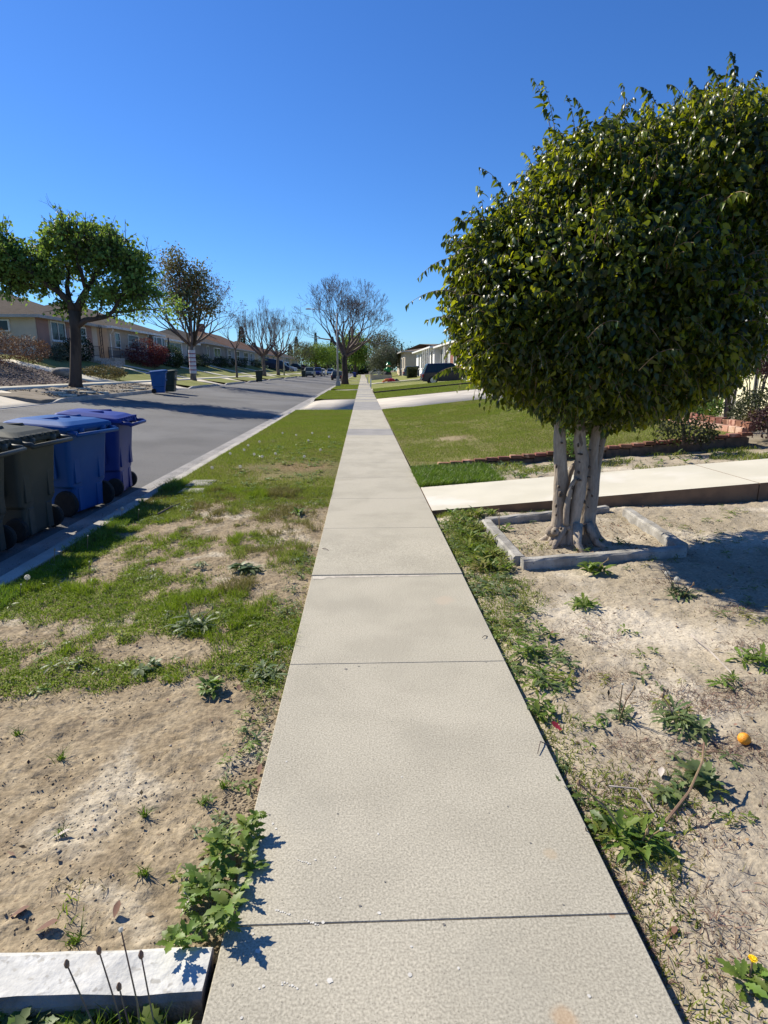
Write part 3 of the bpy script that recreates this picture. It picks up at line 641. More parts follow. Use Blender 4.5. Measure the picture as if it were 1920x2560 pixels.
# ---------------------------------------------------------------- cars (front towards +x, standing on z = 0)
def make_car(name, label, col, L=4.6, W=1.85, H=1.7, kind='suv', cat='car', group=None, loc=(0, 0, 0), rz=0, pitch=0):
    e = empty(name, loc, rz, label, cat, group); e.rotation_euler = (0, pitch, rz)
    body_m = paint(name + '_paint', col)
    hb = H * (.56 if kind != 'truck' else .58); hw = W / 2; wr = .37 if H > 1.6 else .32; x0, x1 = -L / 2, L / 2; wx = (x0 + L * .2, x1 - L * .19)
    prof = [(x0, .42), (x0 + .06, .3), (wx[0] - wr - .06, .27)]
    def arch(cx): return [(cx + (wr + .07) * math.cos(a), .27 + (wr + .07) * .98 * math.sin(a)) for a in np.linspace(math.pi, 0, 8)]
    prof += arch(wx[0]) + arch(wx[1]) + [(x1 - .1, .28), (x1, .4), (x1, hb * .72), (x1 - .16, hb * .9), (x1 - L * .24, hb * 1.02), (x0 + .12, hb * 1.02), (x0 + .03, hb * .85)]
    mb = MB(); n = len(prof); rs = []
    for y, k in ((-hw, .97), (-hw + .06, 1), (hw - .06, 1), (hw, .97)): rs.append([(px * (k if abs(px) > L * .4 else 1), y, pz) for px, pz in prof])
    mb.rings(rs); mb.build('body', body_m, e, bevel=0)
    g = {'suv': (x0 + .12, x1 - L * .27, x0 + .42, x1 - L * .42), 'sedan': (x0 + .55, x1 - L * .25, x0 + 1.25, x1 - L * .42), 'truck': (x0 + L * .42, x1 - L * .25, x0 + L * .46, x1 - L * .38), 'van': (x0 + .05, x1 - L * .14, x0 + .15, x1 - L * .3)}[kind]
    hi = hw - .05; ht = hw - .2; zb, zt_ = hb * 1.0, H
    c = MB().rings([[(g[0], -hi, zb), (g[1], -hi, zb), (g[1], hi, zb), (g[0], hi, zb)], [(g[2], -ht, zt_ - .06), (g[3], -ht, zt_ - .06), (g[3], ht, zt_ - .06), (g[2], ht, zt_ - .06)], [(g[2] + .12, -ht + .1, zt_), (g[3] - .15, -ht + .1, zt_), (g[3] - .15, ht - .1, zt_), (g[2] + .12, ht - .1, zt_)]])
    c.build('cabin', body_m, e, bevel=.03)
    def side(u, v, s):
        xa = g[0] + (g[2] - g[0]) * v; xb = g[1] + (g[3] - g[1]) * v
        return (xa + (xb - xa) * u, s * (hi + (ht - hi) * v + .012), zb + (zt_ - .06 - zb) * v)
    cuts = {'suv': (.07, .3, .34, .6, .64, .93), 'sedan': (.1, .48, .52, .9), 'truck': (.08, .46, .52, .92), 'van': (.6, .74, .78, .95)}[kind]
    for s in (-1, 1):
        wm = MB()
        for a, b in zip(cuts[::2], cuts[1::2]): wm.add([side(a, .14, s), side(b, .14, s), side(b, .9, s), side(a, .9, s)], [(0, 1, 2, 3)])
        wm.build('side_window', M['glass'], e)
    def endp(v, y, front):
        xa = (g[1] + (g[3] - g[1]) * v + .012) if front else (g[0] + (g[2] - g[0]) * v - .012)
        return (xa, y * (hi + (ht - hi) * v), zb + (zt_ - .06 - zb) * v)
    MB().add([endp(.12, -.88, 1), endp(.12, .88, 1), endp(.92, .88, 1), endp(.92, -.88, 1)], [(0, 1, 2, 3)]).build('windscreen', M['glass'], e)
    if kind != 'van': MB().add([endp(.2, -.85, 0), endp(.2, .85, 0), endp(.9, .85, 0), endp(.9, -.85, 0)], [(0, 1, 2, 3)]).build('rear_window', M['glass'], e)
    for s in (-1, 1):
        MB().box(x0 - .015, x0 + .16, s * hw - .22 * (s > 0) - .0, s * hw + .22 * (s < 0), hb * .66, hb * .93).build('tail_light', M['tail_red'], e, bevel=.02)
        MB().box(x1 - .14, x1 + .012, s * (hw - .2) - .17, s * (hw - .2) + .17, hb * .62, hb * .8).build('headlight', M['head_light'], e, bevel=.02)
        for cx in wx:
            t = MB().lathe([(wr * .62, -.11), (wr * .93, -.115), (wr, -.07), (wr, .07), (wr * .93, .115), (wr * .62, .11)], 20, (cx, s * (hw - .13), wr), 'y').build('wheel', M['tyre'], e, smooth=True)
            r_ = MB().lathe([(.03, .0), (wr * .2, .02), (wr * .24, .0), (wr * .56, .005), (wr * .64, .022), (wr * .66, -.02)], 20, (cx, s * (hw - .13) + s * .105, wr), 'y')
            for k in range(5):
                a = k * 1.2566; r_.box(cx - .03, cx + .03, s * (hw - .02) - .008, s * (hw - .02) + .008, wr + .05, wr + wr * .58)
                V = r_.v[-8:]; r_.v[-8:] = [(cx + (x - cx) * math.cos(a) - (z - wr) * math.sin(a), y, wr + (x - cx) * math.sin(a) + (z - wr) * math.cos(a)) for x, y, z in V]
            r_.build('rim', M['chrome'], t, smooth=False)
    MB().box(x0 - .05, x0 + .12, -hw + .08, hw - .08, .38, .55).build('rear_bumper', M['plastic_black'], e, bevel=.03)
    MB().box(x1 - .1, x1 + .05, -hw + .08, hw - .08, .36, .52).build('front_bumper', M['plastic_black'], e, bevel=.03)
    if kind == 'truck':
        MB().box(x0 + .1, x0 + L * .40, -hw + .1, hw - .1, hb * 1.02 - .02, hb * 1.02 + .004).build('truck_bed', M['plastic_black'], e)
    return e

# ---------------------------------------------------------------- wheeled bins (handle and wheels at +x)
def rrect(hx, hy, r, z, n=4, cx=0.):
    out = []
    for sx, sy, a0 in ((1, 1, 0), (-1, 1, 90), (-1, -1, 180), (1, -1, 270)):
        for k in range(n + 1): a = R(a0 + 90 * k / n); out.append((cx + sx * (hx - r) + r * math.cos(a), sy * (hy - r) + r * math.sin(a), z))
    return out
def make_bin(name, label, col, loc, rz=0, flat=False, wr=.115, W=.74, group=None, emblem=True, cat='bin', lidmat=None):
    e = empty(name, loc, rz, label, cat, group); e.scale = (1, 1, 1.09); m = M[col]; hw = W / 2
    mb = MB(); lv = [(.03, .265, .66, .015), (.06, .275, .68, .015), (.30, .295, .70, .01), (.33, .302, .82, .005), (.62, .335, .87, 0), (.90, .365, .92, 0), (.93, .37, .93, 0)]
    rs = [rrect(hx, hw * ky, .05, z, 4, cx) for z, hx, ky, cx in lv] + [rrect(.40, hw * .99, .05, .925, 4), rrect(.41, hw, .05, .945, 4), rrect(.41, hw, .05, .985, 4)]
    mb.rings(rs)
    for s in (-1, 1): mb.box(.25, .312, s * hw * .42 - .05, s * hw * .42 + .05, .04, .30)
    for s in (-1, 1): mb.box(.30, .335, s * hw * .55 - .05, s * hw * .55 + .05, .36, .90)    # rear ribs
    for s in (-1, 1): mb.box(-.16, .16, s * hw * .90 - .012, s * hw * .90 + .012, .42, .84)
    mb.box(-.385, -.355, -hw * .7, hw * .7, .58, .64)
    mb.build('body', m, e, smooth=False, bevel=.006)
    lid = MB(); sl = lambda x: -.10 * x if not flat else -.05 * x
    def lring(hx, hy, r, dz, cx=-.01): return [(x, y, 1.0 + dz + sl(x)) for x, y, _ in rrect(hx, hy, r, 0, 4, cx)]
    lid.rings([lring(.425, hw + .012, .05, -.035), lring(.43, hw + .018, .05, -.03), lring(.43, hw + .018, .05, .0), lring(.415, hw + .0, .06, .018), lring(.33, hw * .78, .1, .05), lring(.2, hw * .5, .1, .062)])
    for s in ((-.45, .45) if not flat else (-.5, 0, .5)):
        y = s * hw; P = []
        for x in (-.33, -.3, .12, .16): P.append((x, y - .03, 1.0 + sl(x) + (.03 if abs(x) > .29 or x > .15 else .085))); P.append((x, y + .03, 1.0 + sl(x) + (.03 if abs(x) > .29 or x > .15 else .085)))
        lid.add(P, [(0, 2, 3, 1), (2, 4, 5, 3), (4, 6, 7, 5), (0, 1, 7, 6), (0, 6, 4, 2), (1, 3, 5, 7)])
    if not flat:
        for k in range(7): y = -hw * .8 + k * hw * 1.6 / 6; lid.box(.375, .43, y - .022, y + .022, .965, .992)
    lo = lid.build('lid', M[lidmat or col.replace('bin_', 'lid_')], e, smooth=False, bevel=.004)
    h = MB(); hx = .53 if not flat else .50
    for s in (-1, 1): h.tube([(.38, s * hw * .9, .93), (hx - .02, s * hw * .9, .915), (hx, s * hw * .9, .90)], [.028, .025, .022], 6); h.box(.37, .45, s * hw * .5 - .025, s * hw * .5 + .025, .90, .96)
    h.tube([(hx, -hw * .96, .90), (hx, hw * .96, .90)], .021, 8); h.build('handle', m, e, smooth=True)
    for s in (-1, 1):
        wv = MB(); y0 = s * (hw * .84 + .01)
        wv.lathe([(.02, -.03), (wr * .75, -.035), (wr * .97, -.03), (wr, -.012), (wr, .012), (wr * .97, .03), (wr * .75, .035), (wr * .7, .018), (.04, .018), (.02, .04)], 22, (.235, y0, wr), 'y')
        for k in range(8):
            a = k * math.pi / 4; wv.tube([(.235 + .03 * math.cos(a), y0 + s * .024, wr + .03 * math.sin(a)), (.235 + wr * .72 * math.cos(a), y0 + s * .024, wr + wr * .72 * math.sin(a))], .008, 4)
        wv.build('wheel', M['tyre'], e)
    MB().tube([(.235, -hw * .86, wr), (.235, hw * .86, wr)], .012, 6).build('axle', M['plastic_black'], e)
    if emblem:
        em = MB(); x = -.372
        em.lathe([(.001, 0), (.055, 0), (.055, .004), (.001, .004)], 14, (x + .0, 0, .76), 'x'); em.box(x, x + .004, -.11, .11, .63, .655)
        for k in range(5): em.box(x, x + .004, -.10 + k * .045, -.075 + k * .045, .60, .622)
        o = em.build('emblem', M['white_mark'], e)
        for v in o.data.vertices: v.co.x += (.9 - v.co.z) * .107
    return e

# ================================================================ HOUSES, LEFT SIDE OF THE STREET
SH = {k: shingle('shingle_' + k, c) for k, c in dict(brown=(.085, .066, .055), grey_brown=(.095, .08, .068), dark=(.055, .053, .053), red=(.14, .078, .054), tan=(.2, .16, .125)).items()}
ST = {k: stucco('stucco_' + k, c) for k, c in dict(beige=(.50, .42, .33), pink=(.30, .185, .155), peach=(.60, .46, .32), tan=(.46, .37, .285), grey=(.36, .35, .345), slate=(.20, .20, .19), blue=(.25, .275, .29), cream=(.74, .62, .44), white=(.74, .73, .70), stone=(.2, .19, .18), sand=(.42, .36, .29)).items()}
def house(name, label, x0, x1, y0, y1, zb, ze, zr, wall, roof, fasc='grey_trim', ridge='y', ov=.5):
    e = empty(name, ((x0 + x1) / 2, (y0 + y1) / 2, zb), 0, label, 'house')
    adopt(MB().box(x0, x1, y0, y1, zb - 1.2, ze - .06).build('wall', ST[wall]), e)
    hip_roof(e, x0, x1, y0, y1, ze, zr, SH[roof], fasc, ridge, ov)
    return e
def panel(e, name, x, s, y0, y1, z0, z1, m, th=.05):
    a, b = sorted((x - s * .01, x + s * th)); return adopt(MB().box(a, b, y0, y1, z0, z1).build(name, m), e)

G_HL = None
h = house('house', 'beige stucco house with pink wall panels and brown hip roof behind the green street tree', -30, -20, 39.1, 47.9, 2.5, 4.86, 7.0, 'beige', 'brown')
panel(h, 'wall_panel', -20, 1, 39.2, 40.62, 2.56, 4.72, ST['pink']); panel(h, 'wall_panel', -20, 1, 42.98, 44.2, 2.56, 4.72, ST['pink']); panel(h, 'wall_panel', -20, 1, 46.0, 46.9, 2.5, 4.72, ST['pink'])
window(h, -20, 1, 40.98, 42.75, 3.53, 4.6); window(h, -20, 1, 44.6, 45.85, 3.5, 4.5, (0, 1))
f = MB(); f.box(-22.6, -21.5, 39.0, 39.1, 3.9, 4.6)
adopt(f.build('window', M['white_trim']), h); adopt(MB().box(-22.5, -21.6, 38.97, 39.02, 3.98, 4.52).build('pane', M['glass']), h)
adopt(MB().box(-19.98, -18.9, 44.3, 49.4, 1.2, 2.46).box(-18.9, -18.5, 44.5, 47.4, 1.2, 2.25).box(-18.5, -18.1, 44.4, 47.6, 1.2, 2.04).box(-18.9, -18.7, 47.5, 49.45, 1.0, 2.5).build('porch', M['planter_concrete']), h)
for ya, yb in ((44.5, 45.6), (47.1, 49.3)):
    pr = MB()
    for y in (ya, yb): pr.tube([(-18.95, y, 2.4), (-18.95, y, 3.3)], .025, 5)
    for z in (3.25, 2.6): pr.tube([(-18.95, ya, z), (-18.95, yb, z)], .02, 4)
    for y in np.arange(ya + .1, yb, .13): pr.tube([(-18.95, float(y), 2.6), (-18.95, float(y), 3.25)], .008, 3)
    adopt(pr.build('railing', M['dark_metal']), h)
pp = MB()
for y in (46.7, 47.05): pp.tube([(-19.3, y, 2.4), (-19.3, y, 4.8)], .03, 5)
for z in np.arange(2.7, 4.6, .3): pp.tube([(-19.3, 46.7, z), (-19.3, 47.05, z + .25)], .012, 3)
adopt(pp.build('porch_post', M['dark_metal']), h)
adopt(MB().tube([(-26, 44, 6.6), (-26, 44, 7.5)], .09, 6).build('vent_pipe', M['dark_metal']), h)

h = house('house', 'peach and tan stucco house with white trimmed bay window above the red bush', -31, -20, 49.9, 62.0, 2.5, 4.95, 7.35, 'tan', 'grey_brown', 'white_trim')
adopt(MB().box(-23, -20.9, 49.62, 49.7, 1.8, 4.75).build('side_wall', ST['peach']), h)
panel(h, 'stone_band', -20, 1, 49.7, 62.2, 1.5, 3.15, ST['stone'], .06)
window(h, -20, 1, 51.2, 52.1, 3.45, 4.5, (0, 1)); window(h, -20, 1, 54.0, 56.3, 3.45, 4.5, (0, 1), pane='curtain_glass')
b = MB(); b.box(-19.97, -19.4, 58.9, 62.0, 2.3, 3.1); adopt(b.build('bay_base', ST['stone']), h)
window(h, -19.5, 1, 59.0, 59.6, 3.15, 4.6, (0, 1)); window(h, -19.5, 1, 59.8, 61.1, 3.15, 4.6, (0, 0), pane='curtain_glass'); window(h, -19.5, 1, 61.3, 61.9, 3.15, 4.6, (0, 1))
for y in (49.85, 57.8): adopt(MB().tube([(-19.55, y, 4.75), (-19.6, y + .1, 4.6), (-19.92, y + .3, 4.4), (-19.92, y + .3, 2.5)], .05, 5).build('downspout', M['white_trim']), h)
adopt(MB().tube([(-25, 58, 6.9), (-25, 58, 7.9)], .08, 6).build('vent_pipe', M['dark_metal']), h)
adopt(MB().box(-23.4, -22.4, 57.5, 58.5, 6.05, 6.35).build('roof_vent', M['dark_metal']), h)

h = house('house', 'grey stucco house with one broad white framed window beside the striped trunk', -31, -20.3, 63.8, 76.3, 2.5, 4.72, 6.7, 'grey', 'grey_brown', 'white_trim')
window(h, -20.3, 1, 65.3, 70.4, 3.35, 4.45, (1, 0), .3); window(h, -20.3, 1, 72.6, 74.2, 3.3, 4.4, (1, 0))
panel(h, 'wall_band', -20.3, 1, 63.6, 76.5, 1.5, 3.0, ST['sand'], .05)
adopt(MB().tube([(-19.6, 63.8, 2.2), (-19.6, 63.8, 4.8)], .07, 5).build('porch_post', M['dark_metal']), h)
h = house('house', 'dark slate coloured house under a dark hip roof behind the thin sapling', -30, -20, 78.6, 91.0, 2.5, 4.98, 7.0, 'slate', 'dark', 'grey_trim')
window(h, -20, 1, 84.5, 88.2, 3.4, 4.5, (1, 0)); window(h, -20, 1, 80.8, 81.6, 3.3, 4.6, (0, 0))
h = house('house', 'blue grey house with reddish roof behind the lone green bin', -30, -20, 92.6, 116, 2.5, 4.9, 7.5, 'blue', 'red', 'grey_trim')
for a, b_ in ((93.2, 95.0), (98, 101.5), (105.5, 109), (111.5, 113)): window(h, -20, 1, a, b_, 3.1, 4.5, (1, 1))
adopt(MB().box(-25.6, -24.6, 97.6, 98.8, 6.5, 8.6).build('chimney', M['brick']), h)
for k, (a, b_, wl, rf, zr, lb) in enumerate(((120, 134, 'sand', 'red', 7.3, 'sand coloured house with reddish roof behind the second far street lamp'), (137, 152, 'tan', 'red', 7.2, 'tan house with low reddish roof beyond the parked red car'), (155, 172, 'grey', 'grey_brown', 7.0, 'grey house under brown roof near the far end of the street'), (176, 194, 'beige', 'grey_brown', 7.1, 'last beige house before the trees close the street'))):
    h = house('house', lb, -30, -20, a, b_, 2.5, 4.85, zr, wl, rf, 'grey_trim')
    for y in (a + 2, a + 7, a + 11): window(h, -20, 1, y, y + 2, 3.3, 4.5, (1, 0))

# ================================================================ HOUSES, RIGHT SIDE
h = house('house', 'white house with tall white framed porch windows behind the dark suv', 8.4, 20, 72, 96, 1.2, 4.28, 6.0, 'white', 'brown', 'white_trim', 'y', .6)
for y in (73.5, 77, 80, 83, 86, 90): window(h, 8.4, -1, y, y + 1.6, 1.9, 3.8, (0, 0), .14)
adopt(MB().box(7.7, 8.38, 72, 80, .9, 1.35).build('porch', M['planter_concrete']), h)
for y in (72.2, 74.6, 77.4, 79.8): adopt(MB().box(7.74, 7.9, y, y + .16, 1.35, 4.1).build('porch_post', M['white_trim']), h)
h = house('house', 'brick fronted house with white columns half hidden by the ficus crown', 8.9, 21, 53, 70.5, 1.0, 4.2, 6.1, 'white', 'grey_brown', 'white_trim', 'y', .7)
panel(h, 'brick_front', 8.9, -1, 53, 62, .8, 4.05, M['brick'], .08); panel(h, 'brick_front', 8.9, -1, 63.4, 70.5, .8, 2.1, M['brick'], .08)
for y in (54, 57.5, 63.9, 66.2, 68.3): window(h, 8.8 if y < 62 else 8.9, -1, y, y + 1.5, 2.2, 3.9, (0, 0), .14)
for y in (62.2, 63.3): adopt(MB().box(8.3, 8.5, y, y + .2, .9, 4.06).build('porch_post', M['white_trim']), h)
h = house('house', 'house with grey gable roof and dark porch beyond the white house', 7.2, 20, 104, 124, .8, 4.7, 6.3, 'sand', 'tan', 'grey_trim', 'x', .7)
for y in (106, 111, 116, 120): window(h, 7.2, -1, y, y + 2, 1.9, 3.7, (1, 0))
h = house('house', 'far tan house showing one lit orange wall beyond the olive tree', 8.5, 20, 132, 150, .9, 4.9, 6.6, 'peach', 'tan', 'white_trim', 'x', .7)
for y in (135, 140, 145): window(h, 8.5, -1, y, y + 2, 2, 3.8, (1, 0))
h = house('house', 'cream stucco house behind the hedge at the right edge', 9.3, 20, 12.6, 23.5, .7, 3.6, 5.3, 'cream', 'tan', 'white_trim', 'y', .5)
window(h, 9.3, -1, 15.4, 17.4, 1.9, 3.0, (1, 0)); window(h, 9.3, -1, 19.5, 21.5, 1.9, 3.0, (1, 0))
mb = MB()
for k in range(16): mb.box(8.86, 8.90, 12.9 + k * .2, 12.9 + k * .2 + .14, 1.95, 2.85)
mb.box(8.9, 8.95, 12.8, 16.1, 2.1, 2.2).box(8.9, 8.95, 12.8, 16.1, 2.6, 2.7)
for y in (12.8, 14.4, 16): mb.box(8.9, 9.0, y, y + .1, .6, 2.8)
tag(mb.build('picket_fence', M['white_trim']), 'white picket fence above the dark red bush by the cream house', 'fence')

# ================================================================ CARS
make_car('parked_suv', 'dark navy suv parked on a driveway beside the ficus, tail towards the street', (.006, .008, .018), 4.5, 1.9, 1.72, 'suv', loc=(7.2, 51.4, float(ZR(5.0)) + .06), rz=0, pitch=-.03)
make_car('parked_suv', 'blue grey suv half hidden behind the clipped square hedge', (.06, .085, .12), 4.6, 1.85, 1.68, 'suv', loc=(8.4, 92, float(ZR(6.6)) + .0), pitch=-.03)
make_car('parked_car', 'white car beyond the low block wall under the olive tree', (.6, .6, .6), 4.5, 1.8, 1.5, 'sedan', loc=(3.8, 155, .42))
GL = 'cars parked along the far kerb'
def kerb_car(name, label, col, px, kind, H, L, xx=-9.8, rz=-math.pi / 2, dz=0.):
    Y = float(at_x(px, 930, xx)[1]); make_car(name, label, col, L, 1.85, H, kind, group=GL, loc=(xx, Y, float(ZROAD(xx)) + .01 + dz), rz=rz)
kerb_car('parked_pickup', 'grey green pickup at the far kerb just beyond a dark bin', (.10, .125, .115), 774, 'truck', 1.8, 5.2)
kerb_car('parked_pickup', 'bright blue pickup parked behind the grey green one', (.012, .03, .16), 795, 'truck', 1.85, 5.4)
kerb_car('parked_car', 'white car nose to tail with the blue pickup', (.65, .65, .65), 803, 'suv', 1.65, 4.6)
kerb_car('parked_suv', 'white suv standing alone further up the far kerb', (.7, .7, .7), 826, 'suv', 1.75, 4.7, xx=-8.8)
kerb_car('parked_car', 'silver car beyond the lone white suv', (.5, .51, .52), 836, 'sedan', 1.5, 4.6, xx=-8.6)
make_car('parked_car', 'black car at the near kerb behind the street lamp', (.015, .015, .017), 4.6, 1.8, 1.5, 'sedan', loc=(-4.35, 105, -.06), rz=math.pi / 2)
make_car('parked_car', 'grey car at the near kerb far beyond the black one', (.16, .17, .18), 4.6, 1.8, 1.5, 'sedan', loc=(-4.35, 128, -.06), rz=math.pi / 2)
def lot_car(name, label, col, px, Xc, kind, H, L, W=1.9, pitch=.16):
    Y = float(at_x(px, 912, Xc)[1]); make_car(name, label, col, L, W, H, kind, loc=(Xc, Y, float(ZL(Xc)) + .08), rz=0, pitch=pitch)
lot_car('parked_van', 'long dark blue van nosing down a sloping driveway behind two bare trees', (.015, .022, .05), 690, -17.2, 'van', 1.95, 5.4, 2.0)
lot_car('parked_pickup', 'white pickup parked on a lawn driveway beside the far street lamp', (.6, .62, .64), 711, -16.6, 'truck', 1.8, 5.2)
lot_car('parked_car', 'dark sedan on a shaded driveway left of the red car', (.02, .022, .028), 741, -17.6, 'sedan', 1.5, 4.7)
lot_car('parked_car', 'red car on a driveway behind the small round tree', (.22, .015, .02), 763, -17.4, 'sedan', 1.5, 4.7)

# ================================================================ BINS
GN = 'bins lined up at the near kerb'
make_bin('trash_bin', 'charcoal wheeled bin at the frame edge, lid partly cut off', 'bin_grey', (-3.72, 5.42, -.13), R(4), group=GN)
make_bin('trash_bin', 'charcoal wheeled bin standing against the bright blue one', 'bin_grey', (-3.74, 6.36, -.13), R(-3), group=GN, W=.76)
b3 = make_bin('recycling_bin', 'bright blue bin with broad flat ribbed lid and big wheels', 'bin_blue', (-3.70, 7.52, -.13), R(-11), flat=True, wr=.145, group=GN, W=.84)
make_bin('recycling_bin', 'navy blue bin at the far end of the near row', 'bin_navy', (-3.72, 8.66, -.13), R(5), group=GN, W=.78)
for k, ch in enumerate('LS'):
    cu = bpy.data.curves.new('stencil_letter', 'FONT'); cu.body = ch; cu.size = .075; cu.extrude = .001; cu.materials.append(M['chalk'])
    tmp = bpy.data.objects.new('stencil_letter_tmp', cu); me = bpy.data.meshes.new_from_object(tmp); bpy.data.objects.remove(tmp); bpy.data.curves.remove(cu); o = link_mesh('stencil_letter', me, M['chalk']); me.materials.clear(); me.materials.append(M['chalk']); o.parent = b3; o.location = (-.285, -.374, .79 - k * .10); o.rotation_euler = (R(87), 0, 0)
# recycled wear patch on the blue bin's back
GF = 'bins across the street'
make_bin('recycling_bin', 'blue bin with white emblem across the street', 'bin_blue', (-10.35, 31.6, .44), math.pi + R(12), group=GF)
make_bin('trash_bin', 'dark green bin with white emblem beside a blue one across the street', 'bin_green', (-10.35, 33.3, .44), math.pi + R(6), group=GF, W=.8)
make_bin('trash_bin', 'lone dark green bin in front of the first tall bare tree', 'bin_green', (-10.4, 62.4, .445), math.pi + R(10), group=GF, W=.8)
p = at_x(759, 930, -10.2); make_bin('trash_bin', 'dark green bin just short of the grey green pickup', 'bin_green', (-10.2, float(p[1]), .42), math.pi, group=GF)
make_bin('trash_bin', 'dark bin on the near parkway far beyond the big bare tree', 'bin_navy', (-1.8, 140, .02), 0, group=GN)

# ================================================================ STREET FURNITURE
def street_lamp(name, base, h, arm, label, mat='pole_concrete', r=.11, foot=True):
    e = empty(name, base, 0, label, 'street lamp', 'street lamps'); x, y, z = base
    adopt(MB().tube([(x, y, z - .1), (x, y, z + h)], [r, r * .55], 10).build('pole', M[mat], smooth=True), e)
    if foot: adopt(MB().rings([[(x + sx * k, y + sy * k, z + zz) for sx, sy in ((1, 1), (-1, 1), (-1, -1), (1, -1))] for zz, k in ((-.2, .26), (.35, .24), (.5, .17), (1.0, .15))]).build('base', M['pole_concrete'], bevel=.02), e)
    s = 1 if arm > 0 else -1
    adopt(MB().tube([(x, y, z + h - .25), (x + arm * .3, y, z + h + .15), (x + arm * .7, y, z + h + .4), (x + arm, y, z + h + .42)], [.04, .035, .03, .03], 6).build('arm', M['galv'], smooth=True), e)
    hd = adopt(MB().rings([rrect(k, k * .45, k * .3, zz) for zz, k in ((0, .1), (.02, .28), (.09, .3), (.15, .12))]).build('lamp_head', M['galv']), e)
    for v in hd.data.vertices: v.co.x += x + arm + s * .25; v.co.y += y; v.co.z += z + h + .35
street_lamp('street_lamp', (-2.55, 63.9, .0), 7.2, -2.6, 'tall pale concrete street lamp in front of the large bare tree')
p = at_x(*c2(1443, 1470), -12.6); street_lamp('street_lamp', (-12.6, float(p[1]), float(ZL(-12.6))), 6.6, 1.6, 'slim street lamp across the street beside two bare trees', 'galv', .12, False)
mb = MB()
for k, (x0, x1, y0, y1) in enumerate(((-2.46, -2.12, 7.86, 8.16), (-2.5, -2.15, 8.36, 8.8))): mb = MB().box(x0, x1, y0, y1, -.08, .012); mb.box(x0 + .03, x1 - .03, y0 + .03, y1 - .03, .012, .018); tag(mb.build('meter_cover', M['planter_concrete'], bevel=.004), ('concrete meter cover nearer the bins in the parkway grass', 'concrete meter cover set further up the parkway grass')[k], 'meter cover', 'meter covers')
def pole(x, y, h, label):
    e = empty('utility_pole', (x, y, 2.4), 0, label, 'utility pole', 'utility poles')
    adopt(MB().tube([(x, y, 2.2), (x, y, h)], [.17, .12], 7).build('pole', M['wood_pole']), e)
    for z, l in ((h - .4, 2.2), (h - 2.3, 1.7)): adopt(MB().box(x - l / 2, x + l / 2, y - .06, y + .06, z, z + .13).build('crossarm', M['wood_pole']), e)
pole(-34, 88.5, 11.6, 'wooden utility pole with crossarms behind the tan house'); pole(-34, 55, 11.4, 'wooden utility pole seen through the green street tree'); pole(-34, 122, 11.6, 'wooden utility pole far behind the red roofs')
mb = MB()
for dx in (-1, 0, 1):
    for y0, y1 in ((20, 55), (55, 88.5), (88.5, 122)):
        mb.tube([(-34 + dx, y0 + (y1 - y0) * t, 11.3 - 1.1 * (1 - (2 * t - 1) ** 2)) for t in np.linspace(0, 1, 9)], .018, 3)
tag(mb.build('power_lines', M['dark_metal']), 'thin power lines strung between the wooden poles behind the houses', 'cable')

# ---------------------------------------------------------------- low walls, edgings, planter
rw = lambda a, b: random.uniform(a, b)
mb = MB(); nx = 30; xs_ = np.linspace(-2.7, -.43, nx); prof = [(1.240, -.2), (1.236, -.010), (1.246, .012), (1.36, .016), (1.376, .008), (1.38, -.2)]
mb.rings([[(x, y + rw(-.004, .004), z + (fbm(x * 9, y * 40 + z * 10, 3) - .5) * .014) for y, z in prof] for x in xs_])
lw = mb.build('low_wall', [M['white_paint'], M['wall_shade_face']], smooth=False)
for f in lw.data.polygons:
    if f.normal.y < -.45 or f.normal.x > .6: f.material_index = 1  # front and end faces, away from the sun, take the painted-in shade
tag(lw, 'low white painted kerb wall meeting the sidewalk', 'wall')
e = empty('brick_edging', (3.6, 9.8, .15), 0, 'red brick edging on a low dark wall in front of the lawn', 'brick edging')
mb = MB(); x = 1.235
while x < 6.3:
    z = float(ZR(x + .1)) + .05; wd = rw(.195, .21); mb.box(x, x + wd - .016, 9.745 + rw(-.006, .006), 9.86 + rw(-.006, .006), z - .055 + rw(-.005, .005), z + rw(-.005, .006), rw(-.03, .03)); x += wd
adopt(mb.build('brick_course', M['brick'], bevel=.005), e)
mb = MB(); x = 1.22
while x < 6.32: z = float(ZR(x + .1)) - .012; mb.box(x, x + .396, 9.765 + rw(-.004, .004), 9.85, z - .5, z); x += .4
adopt(mb.build('wall_base', M['brick_base'], bevel=.004), e)
adopt(MB().box(.86, 1.215, 9.76, 9.85, -.2, .025).build('end_step', M['new_concrete'], bevel=.01), e)
e = empty('brick_border', (6.5, 13, .55), 0, 'pale two tier brick border along the shrub bed', 'brick border')
a, b = MB(), MB(); y = 9.9
while y < 19.5:
    z = float(ZR(6.4)) + .02; a.box(6.36, 6.46, y, y + .19, z - .2, z + .09 + rw(-.008, .008), rw(-.04, .04)); b.box(6.5, 6.62, y + .05, y + .23, z + .02, z + .19 + rw(-.02, .02), rw(-.05, .05)); y += .2
adopt(a.build('lower_course', M['brick_pale'], bevel=.006), e); adopt(b.build('upper_course', M['brick'], bevel=.006), e)
